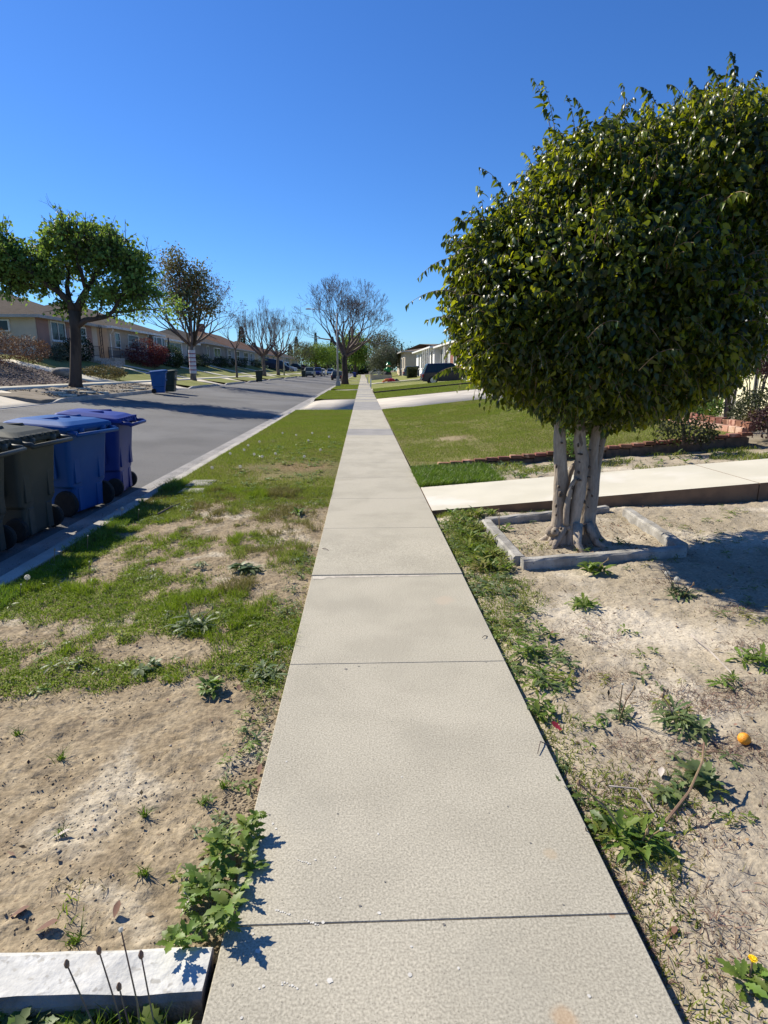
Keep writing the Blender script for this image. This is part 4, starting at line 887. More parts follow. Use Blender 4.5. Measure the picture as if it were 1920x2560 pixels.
# square concrete planter ring round the ficus
def edge_box(mb, p, q, wd, h0, h1):
    p = Vector(p); q = Vector(q); d = (q - p).normalized(); nn = Vector((-d.y, d.x, 0)) * wd / 2; k = 17; rs = []
    for i in range(k):
        c = p + (q - p) * i / (k - 1); zz = .036 * max(0, c.x - .8)
        jit = lambda: rw(-.008, .008)
        rs.append([(c.x - nn.x * 1.05, c.y - nn.y * 1.05, zz + h0), (c.x - nn.x + jit(), c.y - nn.y + jit(), zz + h1 - .015), (c.x - nn.x * .7, c.y - nn.y * .7, zz + h1 + jit() * .6), (c.x + nn.x * .7, c.y + nn.y * .7, zz + h1 + jit() * .6), (c.x + nn.x + jit(), c.y + nn.y + jit(), zz + h1 - .015), (c.x + nn.x * 1.05, c.y + nn.y * 1.05, zz + h0)])
    mb.rings(rs)
A_, B_, C_, D_ = (1.30, 4.68, 0), (2.72, 4.80, 0), (2.86, 6.45, 0), (1.30, 6.10, 0)
mb = MB(); edge_box(mb, A_, B_, .095, -.12, .055); edge_box(mb, (2.74, 4.87, 0), (2.84, 6.2, 0), .10, -.12, .065); edge_box(mb, (2.70, 6.40, 0), D_, .10, -.12, .05); edge_box(mb, (1.28, 6.03, 0), (1.30, 4.75, 0), .105, -.12, .052)
tag(mb.build('tree_planter_ring', M['planter_concrete']), 'weathered square concrete curb around the foot of the ficus', 'planter')
tag(MB().box(.8, 9, 42.6, 42.78, -.4, .02).build('lawn_edging', M['wall_base']), 'dark low edging across the lawn short of the dark suv', 'edging')
o = bpy.data.objects['lawn_edging']
for v in o.data.vertices: v.co.z += float(ZR(v.co.x)) + (.11 if v.co.z > 0 else 0)
mb = MB(); mb.box(1.2, 4.6, 96, 96.3, 0, .9).box(1.2, 1.5, 96.3, 100, 0, .9).box(1.12, 1.58, 95.9, 96.4, .9, 1.02)
tag(mb.build('low_wall', ST['sand']), 'low tan block wall with a pier beside the far sidewalk', 'wall')
for k, (px, py) in enumerate(((927, 967), (919, 957))):
    p = at_z(px, py, .05); tag(MB().box(p[0] - .06, p[0] + .06, p[1] - .06, p[1] + .06, 0, .75).box(p[0] - .075, p[0] + .075, p[1] - .075, p[1] + .075, .75, .8).build('marker_post', M['white_trim']), ('short white marker post on the second right hand lawn', 'short white marker post further along near the low block wall')[k], 'post', 'marker posts')

# inflatable yard decorations
p = (4.6, 112, .4); e = empty('inflatable_figure', p, 0, 'big inflatable yard figure in green with a green hat on a black pot', 'inflatable'); x, y, z = p
adopt(MB().lathe([(.5, 0), (.68, .3), (.7, .6), (.6, .8), (.62, .88)], 16, (x, y, z)).build('pot', M['plastic_black'], smooth=True), e)
green = paint('inflatable_green', (.01, .22, .07)); skin = paint('inflatable_tan', (.6, .42, .25))
adopt(MB().lathe([(.3, .8), (.52, 1.1), (.5, 1.5), (.3, 1.75)], 14, (x + .1, y, z)).build('torso', green, smooth=True), e)
adopt(MB().lathe([(.05, 1.68), (.3, 1.8), (.36, 2.0), (.28, 2.2)], 14, (x + .12, y, z)).build('face', skin, smooth=True), e)
adopt(MB().lathe([(.55, 2.14), (.56, 2.2), (.34, 2.24), (.32, 2.6), (.28, 2.66)], 14, (x + .15, y, z)).build('hat', green, smooth=True), e)
for s in (-1, 1): adopt(MB().tube([(x + .1 + s * .45, y, z + 1.5), (x + .1 + s * .7, y - .2, z + 1.25), (x + .1 + s * .55, y - .45, z + 1.4)], [.16, .14, .12], 8).build('arm', green, smooth=True), e)
tag(MB().box(2.75, 3.15, 110.6, 111.0, .1, 1.5).build('utility_box', M['galv'], bevel=.03), 'pale grey utility box beside the green inflatable figure', 'utility box')
p = at_z(975, 955, .25); e = empty('deflated_inflatable', (p[0], p[1], .2), 0, 'collapsed red and orange inflatable lying on the shaded lawn', 'inflatable'); x, y, z = p[0], p[1], .2
for nm, c, pts, r in (('red_fold', (.55, .015, .015), [(-.3, 0, .12), (.05, .1, .3), (.4, 0, .22), (.6, -.1, .08)], .22), ('orange_fold', (.75, .2, .02), [(-.9, 0, .05), (-.5, .1, .25), (-.1, .1, .33), (.1, 0, .3)], .16), ('dark_fold', (.03, .02, .02), [(.4, .2, .15), (.8, .2, .25), (1.1, .1, .1)], .2)):
    adopt(MB().tube([(x + a, y + b_, z + c_) for a, b_, c_ in pts], [r * .5] + [r] * (len(pts) - 2) + [r * .5], 8).build(nm, paint(nm, c), smooth=True), e)

# ================================================================ FICUS
fe = empty('ficus_tree', (1.97, 5.33, .03), 0, 'dense clipped ficus tree with twisted pale grey trunks in a square concrete ring', 'tree')
YT = 5.33
ct = crop(1340, 980, 5.267)
mb = MB()
def stem(pts, ws, dy, n=14, seed=0):
    rr = random.Random(seed); P = []; W_ = []
    for (x, y), w_ in zip(pts, ws):
        q = at_y(*ct(x, y), YT + dy); P.append(Vector(q)); W_.append(w_ / 5.267 / F_PX * 5.4 / 2 * 1.04)
    PP, WW = [], []
    for i in range(len(P) - 1):
        for k in range(4):
            t = k / 4; p0 = P[max(i - 1, 0)]; p1, p2 = P[i], P[i + 1]; p3_ = P[min(i + 2, len(P) - 1)]
            q = .5 * ((2 * p1) + (-p0 + p2) * t + (2 * p0 - 5 * p1 + 4 * p2 - p3_) * t * t + (-p0 + 3 * p1 - 3 * p2 + p3_) * t ** 3)
            PP.append(q); WW.append(W_[i] + (W_[i + 1] - W_[i]) * t)
    PP.append(P[-1]); WW.append(W_[-1]); b = len(mb.v); mb.tube(PP, WW, n)
    for i in range(b, len(mb.v)):
        v = Vector(mb.v[i]); k = (i - b) // n; c = PP[k]; d = v - c; an = (i - b) % n
        f = 1 + .20 * (fbm(an * .55 + seed * 9 + 3, k * .35 + 2, 3) - .5) + .22 * (fbm(v.x * 16 + 5, v.z * 7 + seed, 3) - .5); mb.v[i] = tuple(c + d * f)
stem([(300, 2000), (305, 1800), (310, 1500), (330, 1200), (318, 900), (312, 650), (318, 420), (330, 200), (300, -100)], [300, 230, 175, 180, 168, 150, 140, 125, 110], .0, seed=1)
stem([(470, 2020), (480, 1850), (520, 1600), (560, 1350), (590, 1050), (605, 850), (575, 650), (580, 400), (590, 200), (560, -100)], [190, 150, 150, 160, 165, 160, 150, 130, 120, 100], -.07, seed=2)
stem([(640, 2060), (650, 1900), (670, 1650), (700, 1400), (725, 1150), (745, 900), (765, 680), (800, 480), (840, 250), (870, 50), (900, -150)], [260, 225, 215, 205, 180, 135, 130, 125, 105, 95, 80], .0, seed=3)
stem([(735, 1750), (765, 1400), (790, 1150), (830, 850), (880, 620), (960, 440), (1050, 250)], [90, 110, 100, 90, 85, 75, 60], .07, 10, seed=4)
stem([(400, 1300), (430, 1130), (490, 980), (560, 900)], [70, 75, 70, 60], .09, 8, seed=5)
stem([(395, 1750), (400, 1560), (425, 1400), (470, 1230), (540, 1130)], [80, 85, 70, 60, 50], -.10, 8, seed=6)
for k in range(16):
    a = rw(0, 6.28); q = at_y(*ct(rw(190, 440), rw(1760, 2060)), YT - .07 + rw(-.04, .06)); r_ = rw(.022, .05)
    mb.lathe([(r_ * math.sin(t), -r_ * math.cos(t)) for t in np.linspace(.1, 3.04, 6)], 8, tuple(q))
for a in np.linspace(0, 6.28, 8)[:-1]:
    mb.tube([(1.97 + .12 * math.cos(a), YT + .12 * math.sin(a), .22), (1.97 + .22 * math.cos(a), YT + .22 * math.sin(a), .06), (1.97 + .36 * math.cos(a + .2), YT + .36 * math.sin(a + .2), -.03)], [.05, .035, .015], 7)
mb.cur = 1
def scar(px, py, rx, rz, dy):
    c = at_y(*ct(px, py), YT + dy); kx = 1 / 5.267 / F_PX * 5.4; k = 8
    ring = lambda s_, d: [(c[0] + rx * kx * s_ * math.cos(a) * rw(.8, 1.2), c[1] + d, c[2] + rz * kx * s_ * math.sin(a) * rw(.8, 1.2)) for a in np.linspace(0, 6.283, k + 1)[:-1]]
    mb.rings([ring(1, .02), ring(.9, -.004), ring(.45, -.006), ring(.3, .004)])
for px, py, rx, rz, dy in ((570, 1160, 40, 22, -.15), (565, 1060, 22, 30, -.15), (480, 1260, 22, 34, -.12), (590, 820, 40, 16, -.15), (575, 925, 14, 12, -.15), (700, 1290, 18, 16, -.11), (705, 990, 26, 30, -.11), (700, 1120, 30, 14, -.11), (715, 765, 16, 16, -.09), (270, 980, 16, 34, -.08), (300, 1250, 20, 26, -.09), (330, 1350, 40, 60, -.09), (265, 1500, 18, 34, -.09), (345, 670, 16, 18, -.08), (265, 1620, 14, 26, -.09), (790, 450, 14, 12, -.06), (650, 1450, 12, 30, -.12), (745, 1370, 10, 22, -.11), (840, 710, 16, 12, -.02), (560, 700, 10, 34, -.13), (690, 1520, 10, 12, -.12), (250, 1830, 26, 22, -.14), (330, 1800, 22, 26, -.14)): scar(px, py, rx * .8, rz * .8, dy)
adopt(mb.build('trunk', [M['ficus_bark'], M['bark_scar']], smooth=True), fe)

ELL = [(2.08, 5.4, 2.2, 1.30, 1.28, 1.0), (2.78, 5.45, 2.90, .98, 1.1, .80), (1.86, 5.4, 2.90, .54, .85, .56), (2.62, 5.35, 1.82, .62, .95, .58), (1.36, 5.35, 1.95, .53, .8, .56), (2.1, 5.3, 1.58, .78, .8, .5), (1.75, 5.3, 2.3, .7, .8, .7), (3.2, 5.6, 2.95, .75, 1.0, .72), (1.22, 5.35, 2.45, .45, .7, .42)]
st3 = [(.16, .34), (.42, .5), (.74, .28)]
ELS = [(a, b, c, d * .965, e_ * .95, f_ * .965) for a, b, c, d, e_, f_ in ELL]
P, Nn = cloud_points(ELS, 50000, .76, 1.02, .74, .17)
n = len(P)
A = Nn * .5 + rnd_dir(n) * .75 + np.array([0, 0, -.7]); N = Nn * .8 + rnd_dir(n) * .85 + np.array([0, 0, .2])
L = .060 * rng.uniform(.65, 1.2, n); young = rng.random(n) < np.where(fbm(P[:, 0] * 2.2, P[:, 2] * 2.2 + P[:, 1], 3) > .50, .45, .16)
P1 = leaf_arr(P[~young], A[~young], N[~young], L[~young], L[~young] * .56, st3, .3, .35); P2 = leaf_arr(P[young], A[young], N[young], L[young], L[young] * .56, st3, .3, .35)
inner, iN = cloud_points(ELL, 15000, .4, .85, .45, .05)
P3 = leaf_arr(inner, rnd_dir(15000) + np.array([0, 0, -.5]), rnd_dir(15000), .1, .065, [(.45, .5)], .2, .2)
parts = [(*P1, 0), (*P2, 1), (*P3, 0)]
def sprig(p, q, n_, sag=.0, L=.074, yng=.25, r=.004):
    p, q = Vector(p), Vector(q); ln = (q - p).length; pts = []
    for i in range(9):
        t = i / 8; c = p.lerp(q, t); c.z += ln * (.16 * math.sin(math.pi * t * .9) - sag * t * t); pts.append(c)
    segs = [(*pts[i], *pts[i + 1], r * (1 - i * .09), r * (1 - (i + 1) * .09)) for i in range(8)]; V, T3, Q = seg_arr(segs, 4); parts.append((V, T3, Q, 2))
    Pp, Aa, Nv, Ln = [], [], [], []
    for i in range(n_):
        if random.random() < .12: continue
        t = min(.999, (i + rw(.2, 1.)) / n_); f = t * 8; k = min(int(f), 7); c = pts[k].lerp(pts[k + 1], f - k); d = (pts[k + 1] - pts[k]).normalized(); sd = d.cross(Vector((random.gauss(0, .35), random.gauss(0, .35), 1))).normalized() * (1 if i % 2 else -1)
        Pp.append(c); Aa.append(d * rw(.2, .8) + sd * rw(.3, .9) + Vector((rw(-.4, .4), rw(-.4, .4), rw(-1.0, -.3)))); Nv.append(Vector((rw(-.6, .6), rw(-.6, .6), 1)) + sd * .5); Ln.append(L * (1.1 - .45 * t) * rw(.6, 1.2))
    Pp = np.array(Pp); LV = leaf_arr(Pp, np.array(Aa), np.array(Nv), np.array(Ln), np.array(Ln) * .5, st3, .35, .55)
    parts.append((*LV, 1 if random.random() < yng else 0))
SC = 1920 / 1659
for (a, b, n_) in (((1000, 560), (900, 600), 14), ((1010, 640), (878, 655), 20), ((990, 700), (922, 690), 14), ((1040, 560), (955, 520), 16), ((1060, 480), (965, 500), 16), ((1000, 480), (985, 470), 10), ((1130, 500), (1035, 355), 26), ((1160, 460), (1120, 370), 14), ((1215, 420), (1170, 165), 38), ((1210, 400), (1150, 160), 32), ((1250, 370), (1225, 200), 22), ((1290, 340), (1240, 205), 20), ((1350, 290), (1345, 175), 16), ((1420, 230), (1380, 185), 14), ((1480, 220), (1440, 180), 12), ((1560, 200), (1530, 140), 20), ((1590, 200), (1578, 108), 26), ((1610, 210), (1640, 150), 18), ((1650, 230), (1660, 190), 12), ((1010, 800), (935, 812), 16), ((1040, 420), (1030, 400), 8), ((975, 600), (930, 570), 12), ((1500, 210), (1490, 165), 10), ((1130, 560), (1090, 540), 10)):
    yy = YT - .2 + rw(-.25, .25); p = at_y(a[0] * SC, a[1] * SC, yy); q = at_y(b[0] * SC, b[1] * SC, yy - .08); sprig(p, q, int(n_ * 1.15), .08)
for (a, b, n_) in (((1380, 800), (1470, 750), 14), ((1150, 985), (1230, 930), 12), ((1270, 730), (1340, 690), 12), ((1560, 440), (1620, 415), 16), ((1440, 560), (1500, 520), 12)):
    p = at_y(a[0] * SC, a[1] * SC, 4.25)
    if p[2] > 1.2: sprig(p, at_y(b[0] * SC, b[1] * SC, 4.0), n_, .1, yng=.8)
Ps, Ns = cloud_points(ELS, 1700, .93, 1.0, .86, .15)
for p, n_ in zip(Ps, Ns):
    if p[2] < 1.35 and random.random() < .6: continue
    d = Vector(n_) * .55 + Vector((rw(-.5, .5), rw(-.5, .5), rw(-.1, .55))); l_ = rw(.08, .20) * (1.5 if random.random() < .07 else 1); sprig(p - np.array(n_) * .07, Vector(p) + d.normalized() * l_, int(6 + l_ * 48), .14, L=.058, yng=.33)
# hanging fringe along the lower edge
Pf, Nf = cloud_points(ELL, 900, .95, 1.0, .92, .05); Pf = Pf[Pf[:, 2] < 1.5][:120]
for p in Pf: sprig(p, Vector(p) + Vector((rw(-.06, .06), rw(-.06, .06), -rw(.05, .14))), 5, .05, .08)
V, Fs, mi = merge(parts)
adopt(arr_obj('crown', V, Fs, [M['ficus_leaf'], M['ficus_young'], M['stem']], mi=mi, smooth=False), fe)
print('ficus leaves', len(V))

# ================================================================ STREET TREES, LEFT
FM = dict(green=foliage('foliage_green', (.095, .165, .04), (.28, .42, .06), .5), dark=foliage('foliage_dark', (.016, .032, .012), (.03, .06, .01)), olive=foliage('foliage_olive', (.05, .06, .03), (.08, .1, .03)),
          rust=foliage('foliage_rust', (.105, .13, .065), (.2, .21, .07), .5, c3=(.30, .18, .045)), silver=foliage('foliage_silver', (.12, .13, .085), (.1, .12, .06)), lime=foliage('foliage_lime', (.085, .14, .02), (.2, .3, .025)), tan=foliage('foliage_tan', (.12, .115, .06), (.1, .1, .04)),
          red=foliage('foliage_red', (.10, .02, .022), (.13, .03, .02)), plum=foliage('foliage_plum', (.06, .028, .028), (.05, .02, .02)), brown=foliage('foliage_brown', (.17, .085, .05), (.1, .06, .03)), ivy=foliage('foliage_ivy', (.10, .085, .03), (.1, .08, .02)), hedge=foliage('foliage_hedge', (.045, .05, .022), (.06, .08, .02)), palm=foliage('foliage_palm', (.05, .085, .03), (.1, .16, .03)))
T1 = at_x(*c1(655, 1600), -13.); YT1 = float(T1[1])
e = empty('street_tree', (-13., YT1, float(ZL(-13.))), 0, 'green leafy street tree with a dark leaning trunk and one low limb', 'tree', 'street trees')
mb = MB(); q = lambda x, y: tuple(at_y(*c1(x, y), YT1)); px = 1 / 3.456 / F_PX * YT1 * 1.02 / 2
def limb(mb, pts, ws, dy=0., n=9):
    P = [np.array(q(*p)) for p in pts]
    for i, p in enumerate(P): p[1] += dy * i / max(1, len(P) - 1)
    mb.tube([tuple(p) for p in P], [w_ * px for w_ in ws], n); return P
limb(mb, [(655, 1640), (655, 1580), (655, 1450), (655, 1250), (650, 1100), (645, 960)], [130, 100, 88, 82, 80, 95])
tipsA = []
for pts, ws, dy in (([(645, 980), (600, 870), (520, 790), (430, 730), (330, 640), (220, 560)], [70, 60, 48, 38, 26, 14], -.6), ([(655, 970), (700, 850), (740, 760), (790, 670), (840, 560), (860, 420)], [70, 58, 46, 36, 24, 12], .5), ([(670, 1090), (740, 1040), (840, 1025), (930, 1010), (990, 970), (1030, 900), (1100, 820)], [52, 44, 40, 36, 30, 20, 12], -.3), ([(600, 870), (560, 740), (560, 600), (540, 450)], [40, 34, 24, 12], .6), ([(740, 760), (720, 620), (700, 480), (690, 330)], [38, 30, 20, 10], -.7), ([(790, 670), (900, 600), (1020, 540), (1120, 500)], [32, 26, 18, 10], .9), ([(430, 730), (330, 740), (200, 720), (80, 690)], [28, 22, 16, 9], .4), ([(990, 970), (1100, 960), (1200, 930)], [20, 14, 8], .4)):
    P = limb(mb, pts, ws, dy, 7); tipsA.append(P)
segs, tt = [], []
rnd = random.Random(4)
for P in tipsA:
    for i in range(2, len(P)):
        for k in range(2):
            d = Vector(P[i] - P[i - 1]).normalized() + Vector((rnd.gauss(0, .6), rnd.gauss(0, .7), rnd.gauss(.3, .4))); grow(segs, tt, P[i], d, rnd.uniform(.45, .8), .03, 2, .6, .08, (2, 2), .7, .6, .15, 3, rnd)
Vs, _, Qs = seg_arr(segs, 4); b = len(mb.v); mb.v += [tuple(map(float, p)) for p in Vs]
for f in Qs: mb.f.append([int(b + i) for i in f]); mb.m.append(0)
adopt(mb.build('trunk', M['bark'], smooth=True), e)
def ce(x, y, rx, rz, dy=0, ry=None): p = q(x, y); k = 1 / 3.456 / F_PX * YT1; return (p[0], p[1] + dy, p[2], rx * k, (ry or rx) * k, rz * k)
ell = [ce(560, 480, 230, 190), ce(800, 420, 230, 180, .4), ce(1020, 520, 210, 170, -.3), ce(1190, 640, 140, 150, .2), ce(250, 540, 200, 170, .3), ce(40, 560, 190, 200, -.2), ce(-150, 560, 200, 200), ce(700, 330, 200, 100, -.5), ce(100, 740, 170, 110, .2), ce(560, 900, 90, 110, .3), ce(1180, 800, 150, 110, -.2), ce(880, 800, 120, 60, .6), ce(400, 700, 160, 90), ce(-10, 330, 120, 80), ce(1080, 340, 90, 70)]
tips_ = np.array([t[0] for t in tt]); kk = rng.integers(0, len(tips_), 9000); Pt = tips_[kk] + rng.normal(size=(9000, 3)) * .22
ellS = [(a, b_, c, d * .9, e_ * .9, f_ * .9) for a, b_, c, d, e_, f_ in ell]; cc, cn = cloud_points(ellS, 620, .35, 1.0, .5, .2); tw = []
for p, n_ in zip(cc, cn):
    for k in range(3):
        d = n_ * .5 + rng.normal(size=3) * .5 + np.array([0, 0, .25]); tw.append((*(p - n_ * .3), *(p + d * .45), .018, .008))
tw = np.array(tw); kk = rng.integers(0, len(tw), 11000); tt_ = rng.random((11000, 1)) ** .6; PA = tw[kk, :3] + (tw[kk, 3:6] - tw[kk, :3]) * tt_ + rng.normal(size=(11000, 3)) * .05
LA = leaf_arr(PA, rnd_dir(11000) * .8 + np.array([0, 0, -.6]), rnd_dir(11000) + np.array([0, 0, .5]), .19 * rng.uniform(.6, 1.2, 11000), .14, LEAF2, .3, .2); LT = seg_arr([tuple(v) for v in tw], 3)
EE = np.array(ell); inside = ((((Pt[:, None] - EE[None, :, :3]) / (EE[None, :, 3:] * 1.12)) ** 2).sum(-1).min(1) < 1) | (Pt[:, 2] < q(0, 760)[2]); Pt = Pt[inside]; nP = len(Pt)
LB = leaf_arr(Pt, rnd_dir(nP) + np.array([0, 0, -.5]), rnd_dir(nP) + np.array([0, 0, .3]), .16 * rng.uniform(.6, 1.2, nP), .12, LEAF2, .3, .2)
V, Fs, mi = merge([(*LA, 0), (*LB, 0), (*LT, 1)]); adopt(arr_obj('crown', V, Fs, [FM['green'], M['bark']], mi=mi), e)

def left_base(px, py, X=-13.): p = at_x(px, py, X); return (X, float(p[1]), float(ZL(X)))
b2 = left_base(*c2(455, 1515)); e2, tips2 = bare_tree('street_tree', b2, 2.6, .20, 9, 2.0, 5, 'vase shaped tree with a striped trunk wrap and tall rusty green crown', seed=5, up=.10, tilt=.85, spread=.5, mat='bark_grey', leaves=(FM['brown'], 1600, .13), group='street trees')
qq = lambda x, y: tuple(at_y(*c2(x, y), b2[1])); k2 = b2[1] / 4.366 / F_PX
def ce2(x, y, rx, rz, dy=0): p = qq(x, y); return (p[0], p[1] + dy, p[2], rx * k2, rx * k2, rz * k2)
mb = MB()
for pts in ([(440, 1150), (420, 800), (330, 500), (250, 200)], [(450, 1150), (470, 800), (490, 550), (520, 380)], [(450, 1150), (360, 850), (230, 600), (190, 450)], [(460, 1150), (520, 850), (560, 700), (690, 650)], [(440, 1150), (390, 700), (350, 400), (260, 120)]):
    mb.tube([qq(*p) for p in pts], [.10, .075, .05, .02], 6)
adopt(mb.build('upper_limbs', M['bark'], smooth=True), e2)
LV = leaf_mass([ce2(230, 260, 110, 110), ce2(250, 140, 55, 70), ce2(340, 420, 140, 110, .4), ce2(500, 400, 110, 110, -.3), ce2(230, 500, 110, 110), ce2(430, 600, 150, 130), ce2(250, 650, 100, 90, .3), ce2(560, 540, 60, 70), ce2(400, 790, 120, 90), ce2(690, 655, 50, 45), ce2(600, 730, 80, 50, .2)], 7000, .18, .4, .3, .2, 620, aspect=.7)
adopt(arr_obj('upper_foliage', LV[0], [LV[1], LV[2]], FM['rust']), e2)
mb = MB(); 
for k in range(11):
    z0 = b2[2] + .5 + (k // 2) * .30 + (k % 2) * .23; hh = .07 if k % 2 else .23; mb.cur = k % 2; mb.lathe([(.25, 0), (.258, .012), (.258, hh - .012), (.25, hh)], 14, (b2[0], b2[1], z0))
M['wrap_white'] = pm('wrap_white', (.62, .6, .62), (.5, .48, .52), 15); M['wrap_red'] = pm('wrap_red', (.30, .05, .09), (.22, .04, .08), 15)
tag(mb.build('trunk_wrap', [M['wrap_white'], M['wrap_red']]), 'white knitted trunk wrap with dark red stripes on the rusty crowned tree', 'trunk wrap')
GB = 'street trees'
bare_tree('street_tree', left_base(*c2(925, 1485)), 2.8, .10, 5, 1.3, 3, 'thin bare sapling in front of the dark slate house', seed=8, tilt=.7, group=GB, up=.1)
bare_tree('street_tree', left_base(*c2(1225, 1475)), 2.6, .25, 11, 2.05, 5, 'tall bare fan shaped tree beyond the lone green bin', seed=11, tilt=.92, spread=.36, up=.27, group=GB, kids=(2, 3), shrink=.74)
bare_tree('street_tree', left_base(*c2(1378, 1463)), 2.8, .24, 10, 1.95, 5, 'bare fan shaped tree left of the slim street lamp', seed=14, tilt=.9, spread=.36, up=.27, group=GB, shrink=.74)
p = left_base(*c2(1637, 1440)); leafy_tree('street_tree', p, [(p[0], p[1], p[2] + 4.6, 2.9, 2.9, 2.0), (p[0] + .6, p[1], p[2] + 5.8, 1.8, 1.8, 1.0)], 2200, .25, 'small thin leaved round tree beside a dark bin across the street', FM['tan'], 2.4, .13, 5, group=GB, seed=6, lo=.2)
def left_tree(px, X, top, hw, label, mat, n=5000, size=.45, hf=3.5, r=.3, seed=3, base_z=None, grp=None, low=.35):
    """px: pixel column, X: distance from the sidewalk, top: pixel row of the top, hw: half width in pixels"""
    Y = float(at_x(px, 920, X)[1]); zb = float(ZL(X)) if X < 0 else float(ZR(X)); zt_ = float(at_y(px, top, Y)[2]); w_ = hw * Y / F_PX; H_ = zt_ - zb
    rnd = random.Random(seed); ell = [(X, Y, zb + H_ * .66, w_ * .85, w_ * .85, H_ * (.30))]
    for k in range(6): a = k * 1.05; ell.append((X + w_ * .55 * math.cos(a), Y + w_ * .5 * math.sin(a), zb + H_ * rnd.uniform(low + .12, .82), w_ * .48, w_ * .48, H_ * .17))
    return leafy_tree('street_tree' if grp else 'tree', (X, Y, zb), ell, n, size, label, mat, hf, r, 6, group=grp, clump=max(150, n // 14), seed=seed, lump=.25, lo=.3)
left_tree(790, -13, 863, 42, 'round bright green tree over the parked blue pickup', FM['lime'], 5000, .42, 3.4, .34, 5, grp=GB)
left_tree(820, -12.4, 858, 30, 'deep green tree beyond the bright green one at the far kerb', FM['green'], 3500, .5, 3.5, .34, 9, grp=GB)
left_tree(838, -11.8, 866, 24, 'dark green tree where the far kerb meets the end of the street', FM['dark'], 2500, .6, 3.5, .3, 15, grp=GB)
def conifer(px, X, top, hw, label, seed=1, bottom=925):
    Y = float(at_x(px, 920, X)[1]); zb = 2.3 if X < 0 else 1.0; zt_ = float(at_y(px, top, Y)[2]); w_ = hw * Y / F_PX; H_ = zt_ - zb
    e = empty('conifer_tree', (X, Y, zb), 0, label, 'tree', 'dark conifers on the skyline')
    adopt(MB().tube([(X, Y, zb), (X, Y, zt_ - .5)], [.3, .05], 6).build('trunk', M['bark'], smooth=True), e)
    n = 2600; t = rng.random(n) ** .8; rr_ = w_ * (1 - t) ** .6 * (.55 + .45 * rng.random(n)) * (.85 + .3 * fbm(t * 14, t * 0 + seed * 5, 2)); an = rng.random(n) * 6.283
    P = np.stack([X + rr_ * np.cos(an), Y + rr_ * np.sin(an), zb + 1 + (H_ - 1) * t], -1); A = np.stack([np.cos(an), np.sin(an), .6 + 0 * an], -1) + rnd_dir(n) * .6
    LV = leaf_arr(P, A, rnd_dir(n), w_ * .32 * rng.uniform(.7, 1.2, n), w_ * .12, LEAF2, .2, .1); adopt(arr_obj('crown', LV[0], [LV[1], LV[2]], FM['dark']), e)
conifer(608, -36, 818, 13, 'thick dark columnar conifer behind the blue grey house', 1)
conifer(743, -34, 843, 9, 'dark conifer between the slim street lamp and the round green tree', 2)
conifer(727, -38, 862, 9, 'lower dark conifer just left of the pointed one', 6)
conifer(791, -25, 832, 7, 'narrow dark conifer spire above the bright green tree', 3)
conifer(832, -20, 843, 10, 'dark conifer left of the tall street lamp pole', 4)
conifer(1004, 22, 859, 5, 'small dark conifer above the tan house on the right', 5)

# big bare tree and the trees behind it on the near side
bt = at_z(863, 960.7); bare_tree('street_tree', (float(bt[0]), float(bt[1]), 0.), 3.4, .38, 11, 2.4, 6, 'large bare tree with a massive trunk behind the tall street lamp', seed=23, tilt=.82, spread=.5, up=.12, mat='bark', group='street trees', kids=(2, 3), shrink=.76, flare=1.25)
def right_tree(px, X, Y, top, bot, hw, label, mat, n, size, seed, hf=None, grp=None, r=.25):
    zb = float(ZR(X)) if X > 0 else 0.; zt_ = float(at_y(px, top, Y)[2]); zl = max(zb + .6, float(at_y(px, bot, Y)[2])); w_ = hw * Y / F_PX; cz, rz_ = (zt_ + zl) / 2, (zt_ - zl) / 2; rnd = random.Random(seed)
    ell = [(X, Y, cz, w_ * .8, w_ * .8, rz_ * .85)] + [(X + w_ * .6 * math.cos(a), Y + w_ * .6 * math.sin(a), cz + rz_ * rnd.uniform(-.55, .5), w_ * .45, w_ * .45, rz_ * .45) for a in np.linspace(0, 6.28, 8)[:-1]]
    return leafy_tree('street_tree' if grp else 'yard_tree', (X, Y, zb), ell, n, size, label, mat, hf or max(1., zl - zb), r, 6, group=grp, clump=n // 14, seed=seed, lump=.22, lo=.3)
right_tree(893, -1.7, 150, 828, 905, 30, 'vivid green tree right behind the large bare trunk', FM['lime'], 4500, .5, 31, grp=GB)
right_tree(862, -2.4, 185, 835, 900, 22, 'yellow green tree seen left of the large bare trunk', FM['lime'], 2600, .6, 36, grp=GB)
right_tree(912, -1.9, 215, 856, 915, 20, 'darker tree above the far end of the sidewalk', FM['green'], 2600, .7, 37, grp=GB)
right_tree(946, 4.6, 118, 861, 938, 45, 'wide grey green olive tree beside the green inflatable figure', FM['silver'], 9000, .27, 33, 1.0, r=.16)
right_tree(945, 6.0, 190, 828, 900, 42, 'tall wispy tan green tree rising over the olive tree', FM['tan'], 3600, .5, 34)
right_tree(985, 13, 175, 870, 915, 16, 'low dark tree between the olive tree and the tan house', FM['dark'], 1800, .5, 39)
for k, (px, X, Y, top, hw, m_) in enumerate(((880, -1., 300, 905, 26, 'dark'), (800, -24, 330, 893, 34, 'olive'), (930, 9, 320, 900, 30, 'dark'), (850, -10, 360, 897, 30, 'green'), (760, -40, 300, 885, 34, 'olive'))):
    right_tree(px, X, Y, top, 930, hw, ('dark tree closing the end of the sidewalk', 'olive tree at the distant end of the street', 'dark tree beyond the low block wall', 'green tree closing the distant road', 'olive tree behind the last far houses')[k], FM[m_], 1500, 1.3, 50 + k, 1.5)

